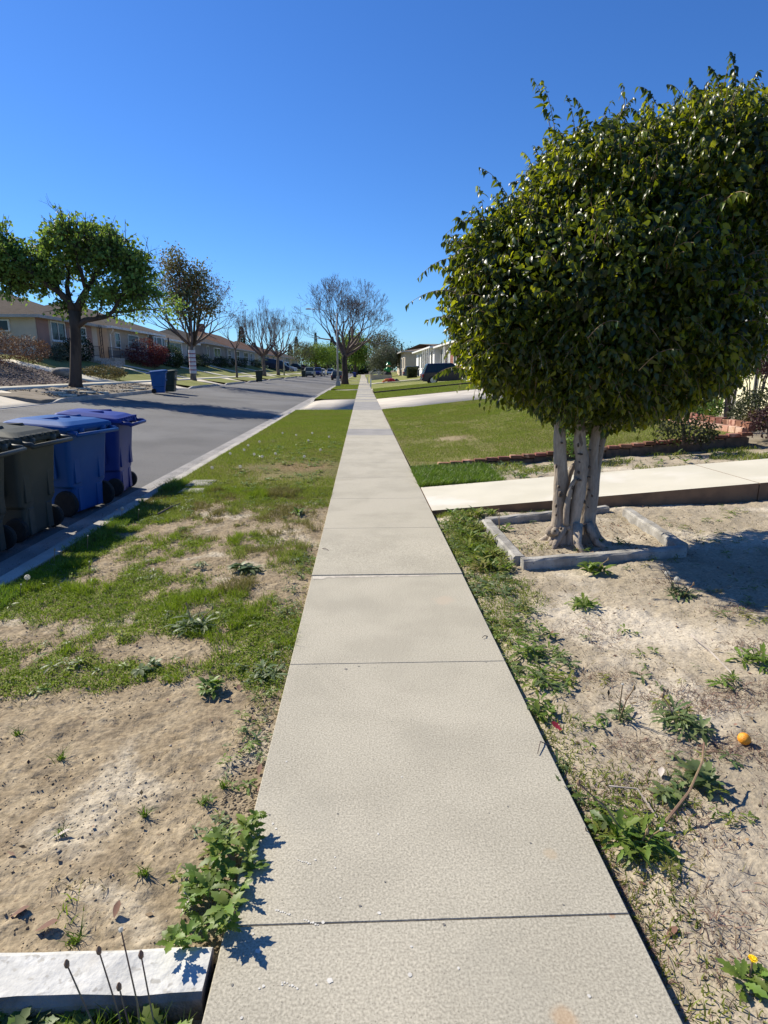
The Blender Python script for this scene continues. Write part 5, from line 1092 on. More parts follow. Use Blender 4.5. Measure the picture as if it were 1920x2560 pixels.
# ---------------------------------------------------------------- hedges and shrubs
p = at_y(1030, 930, 84); x = float(p[0]); e = empty('clipped_hedge', (x, 84, .5), 0, 'square clipped hedge in front of the blue grey suv', 'hedge')
n = 5200; u = rng.random((n, 3)) * 2 - 1; f = rng.integers(0, 3, n); u[np.arange(n), f] = np.sign(u[np.arange(n), f]) * rng.uniform(.9, 1.03, n); P = u * np.array([.62, .6, .72]) + np.array([x, 84, 1.25])
LV = leaf_arr(P, rnd_dir(n) + u, rnd_dir(n) + u, .1, .06, LEAF2, .2, .1); adopt(arr_obj('foliage', LV[0], [LV[1], LV[2]], FM['hedge']), e); adopt(MB().box(x - .5, x + .5, 83.5, 84.5, .45, 1.8).build('stems', FM['dark']), e)
zl = lambda x: float(ZL(x))
def lb(name, x, y, rx, ry, rz, n, size, label, mat, cat='bush', clump=0, group=None, droop=.1, aspect=.55, extra=()):
    z = zl(x) if x < 0 else float(ZR(x))
    ell = [(x, y, z + rz * .75, rx, ry, rz)] + [(x + rw(-.6, .6) * rx, y + rw(-.6, .6) * ry, z + rz * rw(.5, 1.1), rx * .5, ry * .5, rz * .55) for _ in range(4)] + [(x + a, y + b, z + c, d, d, f_) for a, b, c, d, f_ in extra]
    return bush(name, (x, y, z), ell, n, size, label, mat, cat, group, .22, clump, .4, droop, aspect=aspect)
lb('shrub', -18.3, 30.8, 1.3, 2.3, 1.0, 4500, .16, 'wide brown orange shrub on the mulch bed at the left edge', FM['brown'], droop=-.4, aspect=.25)
lb('shrub', -18.8, 35.6, 1.0, 1.3, .8, 2500, .16, 'brown shrub tapering down to the house walk', FM['brown'], droop=-.3, aspect=.25)
lb('shrub', -19.3, 33.3, .4, .5, 1.3, 260, .14, 'thin dark red leaved shrub standing above the brown shrub', FM['plum'], droop=0)
lb('shrub', -15.4, 37.3, 1.1, 1.6, .42, 2600, .1, 'low rusty ground ivy beside the boulder and the green street tree', FM['ivy'])
lb('shrub', -19.2, 41.4, .7, 1.0, .8, 1500, .13, 'dark rounded bush under the first window of the beige house', FM['dark'])
lb('shrub', -19.2, 43.4, .6, .8, 1.05, 1200, .13, 'dark upright bush between window and porch of the beige house', FM['dark'])
lb('shrub', -19.1, 39.6, .5, .6, .6, 700, .12, 'grey green bush at the corner of the beige house', FM['silver'])
lb('red_shrub', -18.4, 53.6, 1.2, 3.2, 1.25, 6500, .13, 'broad dark red bush in front of the peach and tan house', FM['red'])
lb('shrub', -18.3, 60.0, 1.0, 2.2, 1.1, 3600, .15, 'dark green bushes under the bay window', FM['dark'])
def cycad(x, y, z, n, L, label, mat):
    e = empty('cycad', (x, y, z), 0, label, 'plant'); segs = []; P, A, N = [], [], []
    for k in range(n):
        a = k * 2.4; up = rw(.3, 1.1); d = Vector((math.cos(a), math.sin(a), up)).normalized(); p = Vector((x, y, z + .3))
        for i in range(10):
            qv = p + d * L / 10; segs.append((*p, *qv, .012, .01)); sd = d.cross(Vector((0, 0, 1))).normalized()
            for s in (-1, 1): P.append(qv); A.append(sd * s + d * .5); N.append((0, 0, 1))
            p = qv; d = (d + Vector((0, 0, -.13))).normalized()
    LV = leaf_arr(np.array(P), np.array(A), np.array(N, float), .22 * L, .035 * L, LEAF2, .1, .2); V, Fs, mi = merge([LV, seg_arr(segs, 3)])
    adopt(arr_obj('fronds', V, Fs, mat), e); adopt(MB().lathe([(.18, 0), (.2, .2), (.1, .4)], 8, (x, y, z)).build('trunk', M['bark']), e)
cycad(-18.0, 65.0, zl(-18.), 18, 1.5, 'cycad with arching fronds beside the grey house window', FM['dark'])
cycad(-18.4, 104, zl(-18.4) + .6, 16, 2.6, 'pale green palm with drooping fronds between two bare trees', FM['palm'])
for k, (x, y, l) in enumerate(((-18.6, 68.5, 'dark low bush under the broad white window'), (-18.7, 73.5, 'dark low bush at the far corner of the grey house'), (-18.6, 81.5, 'dark bush against the slate house wall'), (-18.6, 87, 'dark bush under the slate house window'), (-18.8, 96.5, 'dark bush by the blue grey house'), (-19, 112, 'dark bush left of the dark blue van'), (-18, 126, 'dark bush behind the white pickup'), (-18.5, 143, 'bush beside the red car'))):
    lb('shrub', x, y, .9, 1.6, .8, 1300, .16, l, FM['dark' if k % 3 else 'hedge'])
# right side bed
def rb(name, x, y, rx, ry, rz, n, size, label, mat, cz=None, **kw):
    z = float(ZR(x)) + .05; c = cz or rz * .75; ell = [(x, y, z + c, rx, ry, rz)] + [(x + rw(-.6, .6) * rx, y + rw(-.6, .6) * ry, z + c + rz * rw(-.4, .4), rx * .5, ry * .5, rz * .5) for _ in range(4)]
    return bush(name, (x, y, z), ell, n, size, label, mat, 'bush', None, .25, 0, .35, .15, 9)
rb('shrub', 7.25, 10.6, .62, .7, .36, 4200, .06, 'dense dark green shrub at the right edge behind the brick edging', FM['hedge'])
rb('shrub', 7.1, 12.7, .5, .7, .30, 1800, .07, 'glossy green shrub on the brick border under the ficus crown', FM['green'])
rb('shrub', 7.35, 12.0, .3, .35, .3, 420, .07, 'tall loose yellow green shrub in front of the cream wall', FM['lime'], cz=.85)
rb('shrub', 6.85, 10.2, .25, .3, .22, 800, .05, 'small yellowish shrub at the corner of the two brick edgings', FM['ivy'])
rb('red_shrub', 8.55, 13.0, .45, .7, .40, 3800, .05, 'dark red brown clipped bush below the white picket fence', FM['plum'], cz=1.05)
rb('shrub', 6.6, 9.4, .5, .28, .25, 900, .06, 'low dark shrub spilling over the planting strip', FM['plum'])
rb('shrub', 3.45, 9.5, .32, .22, .24, 900, .06, 'leafy green weed bush against the brick edging', FM['green'])
rb('shrub', 5.2, 9.5, .5, .22, .24, 1100, .06, 'low bramble against the brick edging further right', FM['hedge'])
mb = MB(); rs = []
for i in range(9):
    t = i / 8 * math.pi; z = .34 * (1 - math.cos(t)) / 2 * 1.6; r_ = .62 * math.sin(t) ** .7 + .01; rs.append([(-16.0 + r_ * .8 * math.cos(a) * (1 + .25 * (fbm(math.cos(a) * 2 + 9, z * 4 + math.sin(a) * 2, 3) - .5)), 33.5 + r_ * math.sin(a) * (1 + .3 * (fbm(math.sin(a) * 2 + 5, z * 5 + 2, 3) - .5)), zl(-16.) - .1 + z) for a in np.linspace(0, 6.283, 15)[:-1]])
tag(mb.rings(rs).build('boulder', M['rock'], smooth=True), 'grey boulder at the edge of the mulch bed', 'boulder')

# ================================================================ GRASS, WEEDS, LITTER
def blades(P, Hh, Wd, lean, n2=False):
    n = len(P); an = rng.random(n) * 6.283; sd = np.stack([np.cos(an), np.sin(an), 0 * an], -1) * (np.asarray(Wd) / 2).reshape(-1, 1); la = rng.random(n) * 6.283
    ld_ = np.stack([np.cos(la), np.sin(la), 0 * la], -1) * (np.asarray(lean) * Hh * rng.uniform(.2, 1.2, n)).reshape(-1, 1); up = np.stack([0 * Hh, 0 * Hh, Hh], -1)
    if not n2:
        V = np.stack([P - sd, P + sd, P + up + ld_], 1); i = np.arange(n)[:, None] * 3; return V.reshape(-1, 3), i + np.array([[0, 1, 2]]), np.zeros((0, 4), int)
    m = P + up * .6 + ld_ * .35
    V = np.stack([P - sd, P + sd, m + sd * .8, m - sd * .8, P + up + ld_ * 1.1], 1); i = np.arange(n)[:, None] * 5
    return V.reshape(-1, 3), i + np.array([[3, 2, 4]]), i + np.array([[0, 1, 2, 3]])
def scatter(x0, x1, y0, y1, n): return rng.uniform(x0, x1, n), rng.uniform(y0, y1, n)
def stuff(name, V, Fs, mats, mi=None): return tag(arr_obj(name, V, Fs, mats, mi=mi), kind='stuff')

# how green the near parkway is at a point
def cover(x, y):
    m = np.interp(y, [1.4, 2.2, 2.65, 2.95, 3.6, 4.6, 5.6, 6.6, 7.4, 25], [-.42, -.45, -.18, .32, .26, .12, .07, .17, .40, .5])
    m = m + (fbm(x * 2.3 + 3.1, y * 1.5 + 1.7, 5) - .5) * 1.2 + (fbm(x * 9 + 3.1, y * 6 + 1.7, 4) - .5) * 1.25 * (y > 2.9)
    for ex, ey, ra, rb_, k in ((-2.2, 4.1, .5, .35, .4), (-2.0, 3.0, .8, .25, .3), (-1.0, 3.6, .4, .35, .35), (-.95, 2.75, .45, .16, -.8), (-1.25, 3.3, .35, .14, -.7), (-2.3, 3.6, .2, .08, -.6), (-.62, 4.4, .22, .3, -.5), (-1.3, 5.0, .6, .2, -.4), (-1.9, 6.1, .7, .35, -.5), (-.55, 2.4, .12, .5, .35), (-.5, 3.3, .1, .5, .25), (-2.5, 5.5, .25, 1.5, .25), (-1.2, 6.0, .4, .15, -.4)):
        m = m + k * np.exp(-(((x - ex) / ra) ** 2 + ((y - ey) / rb_) ** 2))
    return m
def pick(f, x, y, lo=0., hi=.25): return rng.random(len(x)) < np.clip((f - lo) / (hi - lo), 0, 1)

x, y = scatter(-2.72, -.42, 1.4, 8.2, 210000); k = pick(cover(x, y), x, y, -.04, .42); x, y = x[k], y[k]; n = len(x)
P = np.stack([x, y, soilL(x, y) - .006], -1); Hh = rng.uniform(.012, .036, n) * np.interp(y, [2, 8], [.9, 1.5]) * (1 + 1.1 * (fbm(x * 3, y * 3) > .62))
G1 = blades(P, Hh, .0042, .9, True); mo = (fbm(x * 1.3 + 40, y * 1.3, 3) + .18 * (x < -1.1) + np.where(y < 5, .03, -.2) > .53)
ol = (fbm(x * 2.2 + 70, y * 1.8 + 9, 4) > .50) & ~mo; mi1 = np.where(ol, 2, mo.astype(int)); stuff('grass', G1[0], [G1[1], G1[2]], [M['grass'], M['moss'], M['olive_grass']], [mi1, mi1])
# clover like moss: little leaf discs
x, y = scatter(-2.72, -.5, 2.4, 6.8, 110000); c_ = cover(x, y); k = pick(c_ - .05, x, y) & (fbm(x * 1.3 + 40, y * 1.3, 3) + .18 * (x < -1.1) > .53); x, y = x[k], y[k]; n = len(x)
LV = leaf_arr(np.stack([x, y, soilL(x, y) + rng.uniform(0, .018, n)], -1), rnd_dir(n) * np.array([1, 1, .35]), np.array([0, 0, 1.]) + rnd_dir(n) * .4, .014 * rng.uniform(.6, 1.3, n), .010, LEAF2, .1, .1); stuff('clover', LV[0], [LV[1], LV[2]], M['moss'])
# dead thatch
x, y = scatter(-2.72, -.42, 1.6, 14, 60000); f_ = np.abs(cover(x, y) - .04) < .24; f_ |= (np.exp(-((y - 9.9) / .8) ** 2) * 1.1 * (x > -2.0) + np.exp(-((y - 7.3) / .35) ** 2) * .4) * fbm(x * 2, y * 2) > .4; x, y = x[f_], y[f_]; n = len(x)
Gd = blades(np.stack([x, y, soilL(x, y)], -1), rng.uniform(.006, .02, n), .004, 3.5, True); stuff('thatch', Gd[0], [Gd[1], Gd[2]], M['dry_grass'])
# parkway lawn further along
x, y = scatter(-2.72, -.42, 7.6, 25, 230000)
bare = np.exp(-((y - 9.9) / .95) ** 2) * 1.8 * (.35 + .9 * fbm(x * 2, y * 2)) * np.clip((x + 2.3) / .8, 0, 1); k = rng.random(len(x)) > bare + .25 * (fbm(x * 3, y * 1.6) < .4); x, y = x[k], y[k]; n = len(x)
Hh = rng.uniform(.02, .05, n) * np.interp(y, [7.6, 12, 16], [1.2, 1.0, .9]); P = np.stack([x, y, soilL(x, y)], -1)
G2 = blades(P, Hh, np.interp(y, [8, 25], [.006, .011]), .7); stuff('grass', G2[0], [G2[1], G2[2]], M['grass'])
# right front lawn
x, y = scatter(.8, 6.34, 9.9, 25, 300000)
k = rng.random(len(x)) > .15 + .45 * (fbm(x * 1.3 + 7, y * .9, 4) < .42) + .5 * np.exp(-(((x - 1.9) / .7) ** 2 + ((y - 13.1) / 1.0) ** 2)) + .4 * np.exp(-(((x - 1.5) / .5) ** 2 + ((y - 15.5) / .9) ** 2)); x, y = x[k], y[k]; n = len(x)
G3 = blades(np.stack([x, y, LAWN_R(x, y)], -1), rng.uniform(.016, .038, n), np.interp(y, [10, 25], [.007, .013]), .8); stuff('grass', G3[0], [G3[1], G3[2]], M['grass'])
x, y = scatter(.8, 6.3, 10, 20, 26000); k = fbm(x * 1.1 + 3, y * 1.1, 4) > .5; x, y = x[k], y[k]; n = len(x); Gd = blades(np.stack([x, y, LAWN_R(x, y)], -1), rng.uniform(.01, .026, n), .008, 2.2); stuff('thatch', Gd[0], [Gd[1], Gd[2]], M['dry_grass'])
x, y = scatter(-2.7, -.43, 8, 20, 26000); k = (np.exp(-((y - 10) / 1.3) ** 2) + .35 * (fbm(x * 1.7 + 5, y * 1.2, 4) > .52)) > rng.random(26000); x, y = x[k], y[k]; n = len(x); Gd = blades(np.stack([x, y, soilL(x, y) + .004], -1), rng.uniform(.008, .03, n), .006, 2.2); stuff('thatch', Gd[0], [Gd[1], Gd[2]], M['dry_grass'])
# mats of dry creeping stems on the sand
parts = []
for px, py, ra, rb_, n in ((1830, 1755, .26, .12, 900), (1880, 1640, .2, .14, 500), (1760, 1790, .2, .06, 400), (1800, 1890, .12, .07, 420), (1640, 1760, .2, .1, 400), (1480, 1590, .22, .2, 500), (1530, 1700, .25, .1, 400), (1660, 1470, .2, .12, 350), (1830, 1545, .16, .1, 380), (1560, 1990, .3, .16, 700), (1700, 2080, .25, .14, 500), (1520, 2250, .3, .25, 600), (1800, 2350, .2, .2, 500), (1610, 1870, .2, .1, 400), (1900, 1900, .1, .15, 300)):
    c = at_z(px, py, -.02); d = rng.normal(size=(n, 2)); x = c[0] + d[:, 0] * ra * .6; y = c[1] + d[:, 1] * rb_ * .6; x = np.maximum(x, .81); parts.append(blades(np.stack([x, y, soilR(x, y)], -1), rng.uniform(.004, .016, n), .0035, 4.0, True))
V, Fs, mi = merge(parts); stuff('dry_stem_mats', V, Fs, M['dry_mat'])
x, y = scatter(.8, 4.5, .9, 6.7, 26000); k = (fbm(x * 2.3 + 8, y * 2.3, 4) > .54) & (rng.random(26000) < .6); x, y = x[k], y[k]; n = len(x); Gd = blades(np.stack([x, y, soilR(x, y)], -1), rng.uniform(.003, .018, n), .0035, 2.5, True); o_ = rng.integers(0, 2, n); stuff('thatch', Gd[0], [Gd[1], Gd[2]], [M['dry_mat'], M['olive_grass']], [o_, o_])
# lawns beyond the driveway
parts = []
for x0, x1, y0, y1, n, z in ((-2.7, -.43, 34.7, 49.2, 60000, lambda x: 0 * x), (.8, 10, 34.7, 42.5, 70000, lambda x: ZR(x) + .02), (.8, 10, 42.8, 49.2, 50000, lambda x: ZR(x) + .13), (-2.7, -.43, 52.7, 70, 40000, lambda x: 0 * x)):
    x, y = scatter(x0, x1, y0, y1, n); parts.append(blades(np.stack([x, y, z(x)], -1), rng.uniform(.02, .06, n), .02, .8))
V, Fs, mi = merge(parts); stuff('grass', V, Fs, M['grass'])
# strips of grass at the kerb and against the slabs
x, y = scatter(-2.75, -2.5, 3.8, 8.6, 9000); k = fbm(x * 3, y * 2.2) > .42; x, y = x[k], y[k]; n = len(x); G4 = blades(np.stack([x, y, soilL(x, y)], -1), rng.uniform(.03, .10, n) * np.where(y > 7.2, 1.3, .8), .005, .7, True); stuff('grass', G4[0], [G4[1], G4[2]], M['weed'])

# right yard: grassy weeds
def coverR(x, y):
    m = -.40 + (fbm(x * 2.6 + 11, y * 2.2 + 5, 4) - .5) * .9 + .95 * np.exp(-((x - .8) / .26) ** 2) * np.clip(fbm(x * 0 + 2, y * 1.7) * 1.9 - .35, 0, 1)
    for ex, ey, ra, rb_, k in ((1.02, 5.4, .22, .75, 1.0), (1.0, 4.1, .3, .5, .45), (1.5, 4.35, .3, .1, .4), (2.2, 4.2, .25, .1, .4), (1.25, 3.95, .15, .2, .35), (1.1, 6.62, .35, .12, .9), (2.0, 6.65, .5, .1, .5), (1.55, 5.25, .2, .25, .5), (1.2, 2.1, .35, .35, .25), (1.75, 2.8, .3, .3, .3), (2.6, 3.4, .4, .4, .2), (1.3, 1.2, .4, .4, .3)):
        m = m + k * np.exp(-(((x - ex) / ra) ** 2 + ((y - ey) / rb_) ** 2))
    return m
x, y = scatter(.795, 4.2, .8, 6.72, 130000); k = pick(coverR(x, y), x, y); x, y = x[k], y[k]; n = len(x)
G5 = blades(np.stack([x, y, soilR(x, y) - .004], -1), rng.uniform(.012, .045, n) * np.where((y > 4.6) & (x < 1.3), 1.5, .8), .0055, 1.0, True); stuff('grass', G5[0], [G5[1], G5[2]], M['grass'])
x, y = scatter(.795, 4.5, .8, 6.6, 30000); k = np.abs(coverR(x, y) + .05) < .1; x, y = x[k], y[k]; n = len(x); Gd = blades(np.stack([x, y, soilR(x, y)], -1), rng.uniform(.004, .016, n), .004, 3.5, True); stuff('thatch', Gd[0], [Gd[1], Gd[2]], M['dry_grass'])
x, y = scatter(.79, 2.0, 8.2, 9.7, 22000); k = rng.random(len(x)) < np.clip(1.7 - x * .75, .0, 1) ; x, y = x[k], y[k]; n = len(x); G6 = blades(np.stack([x, y, soilS(x, y)], -1), rng.uniform(.03, .13, n), .009, .8, True); stuff('grass', G6[0], [G6[1], G6[2]], M['weed'])
x, y = scatter(1.8, 6.5, 8.3, 9.7, 12000); k = fbm(x * 2.2, y * 3) > .55; x, y = x[k], y[k]; n = len(x); G7 = blades(np.stack([x, y, soilS(x, y)], -1), rng.uniform(.02, .08, n), .008, 1., True); stuff('grass', G7[0], [G7[1], G7[2]], M['grass'])
# front left corner, below the white wall
x, y = scatter(-2.6, -.43, .9, 1.24, 9000); k = fbm(x * 3, y * 3) > .45; x, y = x[k], y[k]; n = len(x); G8 = blades(np.stack([x, y, -.08 + 0 * x], -1), rng.uniform(.02, .09, n), .005, .7, True); stuff('grass', G8[0], [G8[1], G8[2]], M['weed'])

# ---------------------------------------------------------------- weeds: toothed rosettes
TOOTH = [(.12, .10), (.24, .26), (.30, .14), (.42, .40), (.48, .2), (.60, .52), (.67, .26), (.80, .46), (.88, .22)]
OVAL = [(.2, .22), (.45, .46), (.7, .5), (.88, .26)]
LOBE = [(.18, .3), (.28, .18), (.42, .55), (.5, .34), (.64, .62), (.74, .36), (.86, .4)]
JAG = [(.1, .14), (.2, .12), (.30, .40), (.36, .22), (.48, .60), (.54, .34), (.66, .66), (.72, .36), (.84, .46), (.9, .2)]
def rosette(n, L, el, st, w_, droop=.5, seed=0, layers=1.):
    rs_ = np.random.default_rng(seed); an = np.arange(n) * 2.39996 + rs_.uniform(-.4, .4, n); ee = el * rs_.uniform(.3, 1.5, n)
    A = np.stack([np.cos(an) * np.cos(ee), np.sin(an) * np.cos(ee), np.sin(ee)], -1); N = np.stack([-np.cos(an) * np.sin(ee), -np.sin(an) * np.sin(ee), np.cos(ee)], -1) + rs_.normal(size=(n, 3)) * .25
    Lr = L * rs_.uniform(.55, 1.1, n); P = np.stack([rs_.uniform(-.1, .1, n) * L * layers, rs_.uniform(-.1, .1, n) * L * layers, rs_.uniform(0, .03, n) + .004], -1)
    return leaf_arr(P, A, N, Lr, Lr * w_, st, .22, droop)
def clump(n, L, st, seed):
    rs_ = np.random.default_rng(seed); out = []; m = max(3, n // 5)
    for k in range(m):
        r_ = L * .75 * math.sqrt(k / m) * rs_.uniform(.6, 1.1); a = k * 2.4 + rs_.uniform(-.5, .5)
        V, t_, q_ = rosette(int(rs_.integers(9, 15)), L * rs_.uniform(.5, .85), rs_.uniform(.35, .95), st, rs_.uniform(.2, .3) if st is TOOTH else rs_.uniform(.34, .44), rs_.uniform(.4, .8), seed * 7 + k, .6); out.append((V + np.array([r_ * math.cos(a), r_ * math.sin(a), L * .06 * (1 - r_ / L)]), t_, q_))
    return out
def plant(name, x, y, z, arrs, mat, label, cat, stalks=(), group=None):
    e = empty(name, (x, y, z), rw(0, 6), label, cat, group); V, Fs, mi = merge(arrs); o = arr_obj('leaves', V, Fs, mat); o.parent = e
    for (dx, dy, h, head, bx) in stalks:
        p0, p1, p2 = (dx * .2, dy * .2, 0), (dx * .6 + bx * .4, dy * .6, h * .6), (dx + bx, dy, h); s = MB().tube([p0, p1, p2], [.0035, .003, .0025], 5).build('stalk', M['stem']); s.parent = e; head_at(s, p2, head)
    return e
def head_at(par, p, head):
    if head == 'puff': puff(par, p, .02)
    elif head == 'flower':
        f = MB()
        for r_, z, k in ((.0105, .0, 16), (.007, .003, 12)):
            for i in range(k): a = 6.283 * i / k; f.add([(p[0], p[1], p[2] + z), (p[0] + r_ * math.cos(a - .2), p[1] + r_ * math.sin(a - .2), p[2] + z + .004), (p[0] + r_ * 1.15 * math.cos(a), p[1] + r_ * 1.15 * math.sin(a), p[2] + z + .003), (p[0] + r_ * math.cos(a + .2), p[1] + r_ * math.sin(a + .2), p[2] + z + .004)], [(0, 1, 2, 3)])
        f.lathe([(.002, -.01), (.005, -.004), (.004, .004), (.001, .005)], 8, p); o = f.build('flower', M['petal']); o.parent = par
    elif head == 'bud': o = MB().lathe([(.001, -.012), (.006, -.006), (.007, .004), (.003, .014), (.001, .016)], 7, p).build('bud', M['stem']); o.parent = par
    elif head == 'white': o = MB().lathe([(.001, -.005), (.006, -.003), (.006, .003), (.001, .006)], 7, p).build('seed_head', M['fluff']); o.parent = par
def puff(par, c, r):
    n = 150; d = rnd_dir(n); sd = np.cross(d, rnd_dir(n)); sd /= np.linalg.norm(sd, axis=1, keepdims=True); s2 = np.cross(d, sd); C = np.array(c)
    V = np.stack([C + d * r * .2 - sd * .0004, C + d * r * .2 + sd * .0004, C + d * r, C + d * r + sd * r * .3, C + d * r + s2 * r * .3, C + d * r - sd * r * .3, C + d * r - s2 * r * .3], 1); i = np.arange(n)[:, None] * 7
    o = arr_obj('seed_head', V.reshape(-1, 3), [np.concatenate([i + [0, 1, 2], i + [2, 3, 4], i + [2, 5, 6]])], M['fluff']); o.parent = par
SL = lambda x, y: float(soilL(np.array([x]), np.array([y]))[0]); SR = lambda x, y: float(soilR(np.array([x]), np.array([y]))[0])
def on(px, py): p = at_z(px, py, -.02); return float(p[0]), float(p[1])
# sow thistle by the sidewalk's left edge
x, y = on(545, 2250); e = empty('thistle_plant', (x, y, SL(x, y)), 0, 'leafy green sow thistle sprawling over the left edge of the sidewalk above the white wall', 'plant')
ar = []
for k in range(36):
    t = k / 35; dx, dy = rw(-.10, .06) + .05 * t, -.17 + .42 * t + rw(-.03, .03)
    V, t_, q_ = rosette(random.randint(9, 13), rw(.03, .062), .95, JAG, rw(.36, .48), rw(.5, 1.0), 60 + k); ar.append((V + np.array([dx, dy, .006 + rw(0, .07)]), t_, q_))
V, Fs, mi = merge(ar); o = arr_obj('leaves', V, Fs, M['weed']); o.parent = e
s = MB().tube([(-.04, .03, .03), (.03, -.01, .06), (.07, -.03, .05)], .004, 5).tube([(.05, -.02, .05), (.075, -.1, .04), (.08, -.16, .02)], .0035, 5).build('stalks', M['stem']); s.parent = e
for px, py, n_, L_, lab, m_, st, stk in (
    (1600, 2110, 46, .13, 'big bright dandelion clump at the right edge of the sidewalk', 'weed', TOOTH, ((-.06, .05, .12, 'white', 0), (.16, .06, .2, 'bud', .05), (-.02, .06, .1, 'bud', 0))),
    (1700, 1830, 40, .12, 'dandelion clump left of the fallen orange', 'weed_grey', TOOTH, ((.02, .1, .1, 'bud', 0),)),
    (1545, 1800, 22, .09, 'small grey green dandelion with two tall bare stalks', 'weed_grey', TOOTH, ((-.02, .03, .2, 'white', .0), (-.05, .04, .21, 'bud', -.03))),
    (1455, 1520, 30, .13, 'spreading dandelion two paces right of the third joint', 'weed', TOOTH, ()),
    (1700, 1505, 34, .13, 'flat dandelion clump with puffballs at the edge of the tree shade', 'weed_grey', TOOTH, ((-.1, 0, .13, 'bud', 0), (.03, .02, .12, 'puff', 0), (.12, .06, .2, 'white', .02), (.18, -.03, .11, 'puff', 0), (.1, .08, .17, 'white', .03))),
    (1325, 1640, 22, .12, 'dandelion rosette touching the right edge of the sidewalk by the second joint', 'weed', TOOTH, ()),
    (1345, 1700, 22, .11, 'dandelion rosette hanging over the right sidewalk edge nearer than the second joint', 'weed', TOOTH, ()),
    (1400, 1645, 16, .08, 'little dandelion standing off the sidewalk edge', 'weed', TOOTH, ()),
    (1480, 1440, 26, .14, 'broad leaved plantain at the foot of the concrete tree ring', 'weed', OVAL, ((.1, .05, .14, 'bud', .02),)),
    (1735, 1965, 24, .11, 'large dark thistle rosette with purple leaves below the orange', 'weed_grey', JAG, ()),
    (1680, 2010, 18, .08, 'purple tinged weed between the big dandelion and the orange', 'weed_grey', LOBE, ()),
    (1370, 1790, 14, .08, 'pale young weed by the red fallen leaf', 'weed', OVAL, ()),
    (1395, 1910, 16, .08, 'toothed weed squeezed along the right sidewalk edge', 'weed_grey', TOOTH, ()),
    (1430, 1990, 16, .07, 'small dark weed beside the sidewalk edge below the red leaf', 'weed_grey', TOOTH, ()),
    (1870, 2465, 24, .07, 'weed with yellow flower at the lower right corner', 'weed', JAG, ((0, 0, .085, 'flower', 0),)),
    (1880, 1680, 26, .12, 'weed patch with fallen twig at the right edge', 'weed', TOOTH, ()),
    (1815, 1730, 20, .10, 'pale dandelion under the long fallen twig', 'weed', TOOTH, ()),
    (1900, 1222, 14, .10, 'weed with a yellow bloom against the pale path at the right edge', 'weed', TOOTH, ((0, .03, .12, 'flower', 0),)),
    (1555, 1375, 18, .09, 'weed at the foot of the ficus trunk', 'weed', TOOTH, ()),
    (1250, 1335, 24, .12, 'leafy weed in the thick grass left of the tree ring', 'weed', OVAL, ((.0, .03, .2, 'bud', .02), (.05, .0, .22, 'bud', 0)))):
    x, y = on(px, py); plant('dandelion_plant' if st is TOOTH else 'weed_plant', x, y, SR(x, y), clump(n_, L_, st, int(px + py)), M[m_], lab, 'plant', stk, 'weeds in the sandy yard')
for px, py, n_, L_, lab, m_, st, stk in (
    (485, 1570, 60, .14, 'large grey green weed clump in the middle of the left parkway', 'weed_grey', TOOTH, ((.05, .05, .16, 'bud', .04), (-.03, .04, .15, 'bud', 0), (.08, -.02, .12, 'bud', .04))),
    (615, 1425, 36, .12, 'dark weed clump beside the ground slab lip', 'weed_grey', OVAL, ()),
    (660, 1690, 26, .10, 'weed clump at the left sidewalk edge near the second joint', 'weed_grey', TOOTH, ()),
    (375, 1672, 14, .09, 'shiny broad leaved weed above the white sandy patch', 'weed_grey', OVAL, ()),
    (520, 1725, 30, .08, 'dark grass tuft right of the white sandy patch', 'weed', OVAL, ()),
    (745, 1285, 24, .12, 'bright leaved weed far up the left sidewalk edge', 'weed', OVAL, ()),
    (500, 1415, 24, .1, 'dark weed in the sandy middle of the parkway', 'weed_grey', TOOTH, ())):
    x, y = on(px, py); plant('weed_plant', x, y, SL(x, y), clump(n_, L_, st, int(px * 2 + py)), M[m_], lab, 'plant', stk, 'weeds in the left parkway')
for px, py, lab in ((155, 2075, 'grass tuft by a pale dead leaf on the bare parkway'), (150, 1890, 'small grass tuft on the bare parkway left of centre'), (360, 2035, 'tiny grass tuft near the middle of the bare patch'), (362, 2185, 'tiny grass tuft above the sow thistle'), (45, 1830, 'grass tuft at the left edge of the bare patch'), (190, 2345, 'grass tuft just above the white wall'), (510, 2230 - 230, 'grass tuft halfway along the bare sidewalk edge'), (560, 1960, 'grass tuft close to the sidewalk above the thistle')):
    x, y = on(px, py); e = empty('grass_tuft', (x, y, SL(x, y)), 0, lab, 'grass tuft', 'grass tufts on the bare parkway'); n = 34; P = rng.normal(size=(n, 3)) * np.array([.008, .008, 0]); G = blades(P, rng.uniform(.015, .045, n), .004, 1.3, True); o = arr_obj('blades', G[0], [G[1], G[2]], M['weed']); o.parent = e
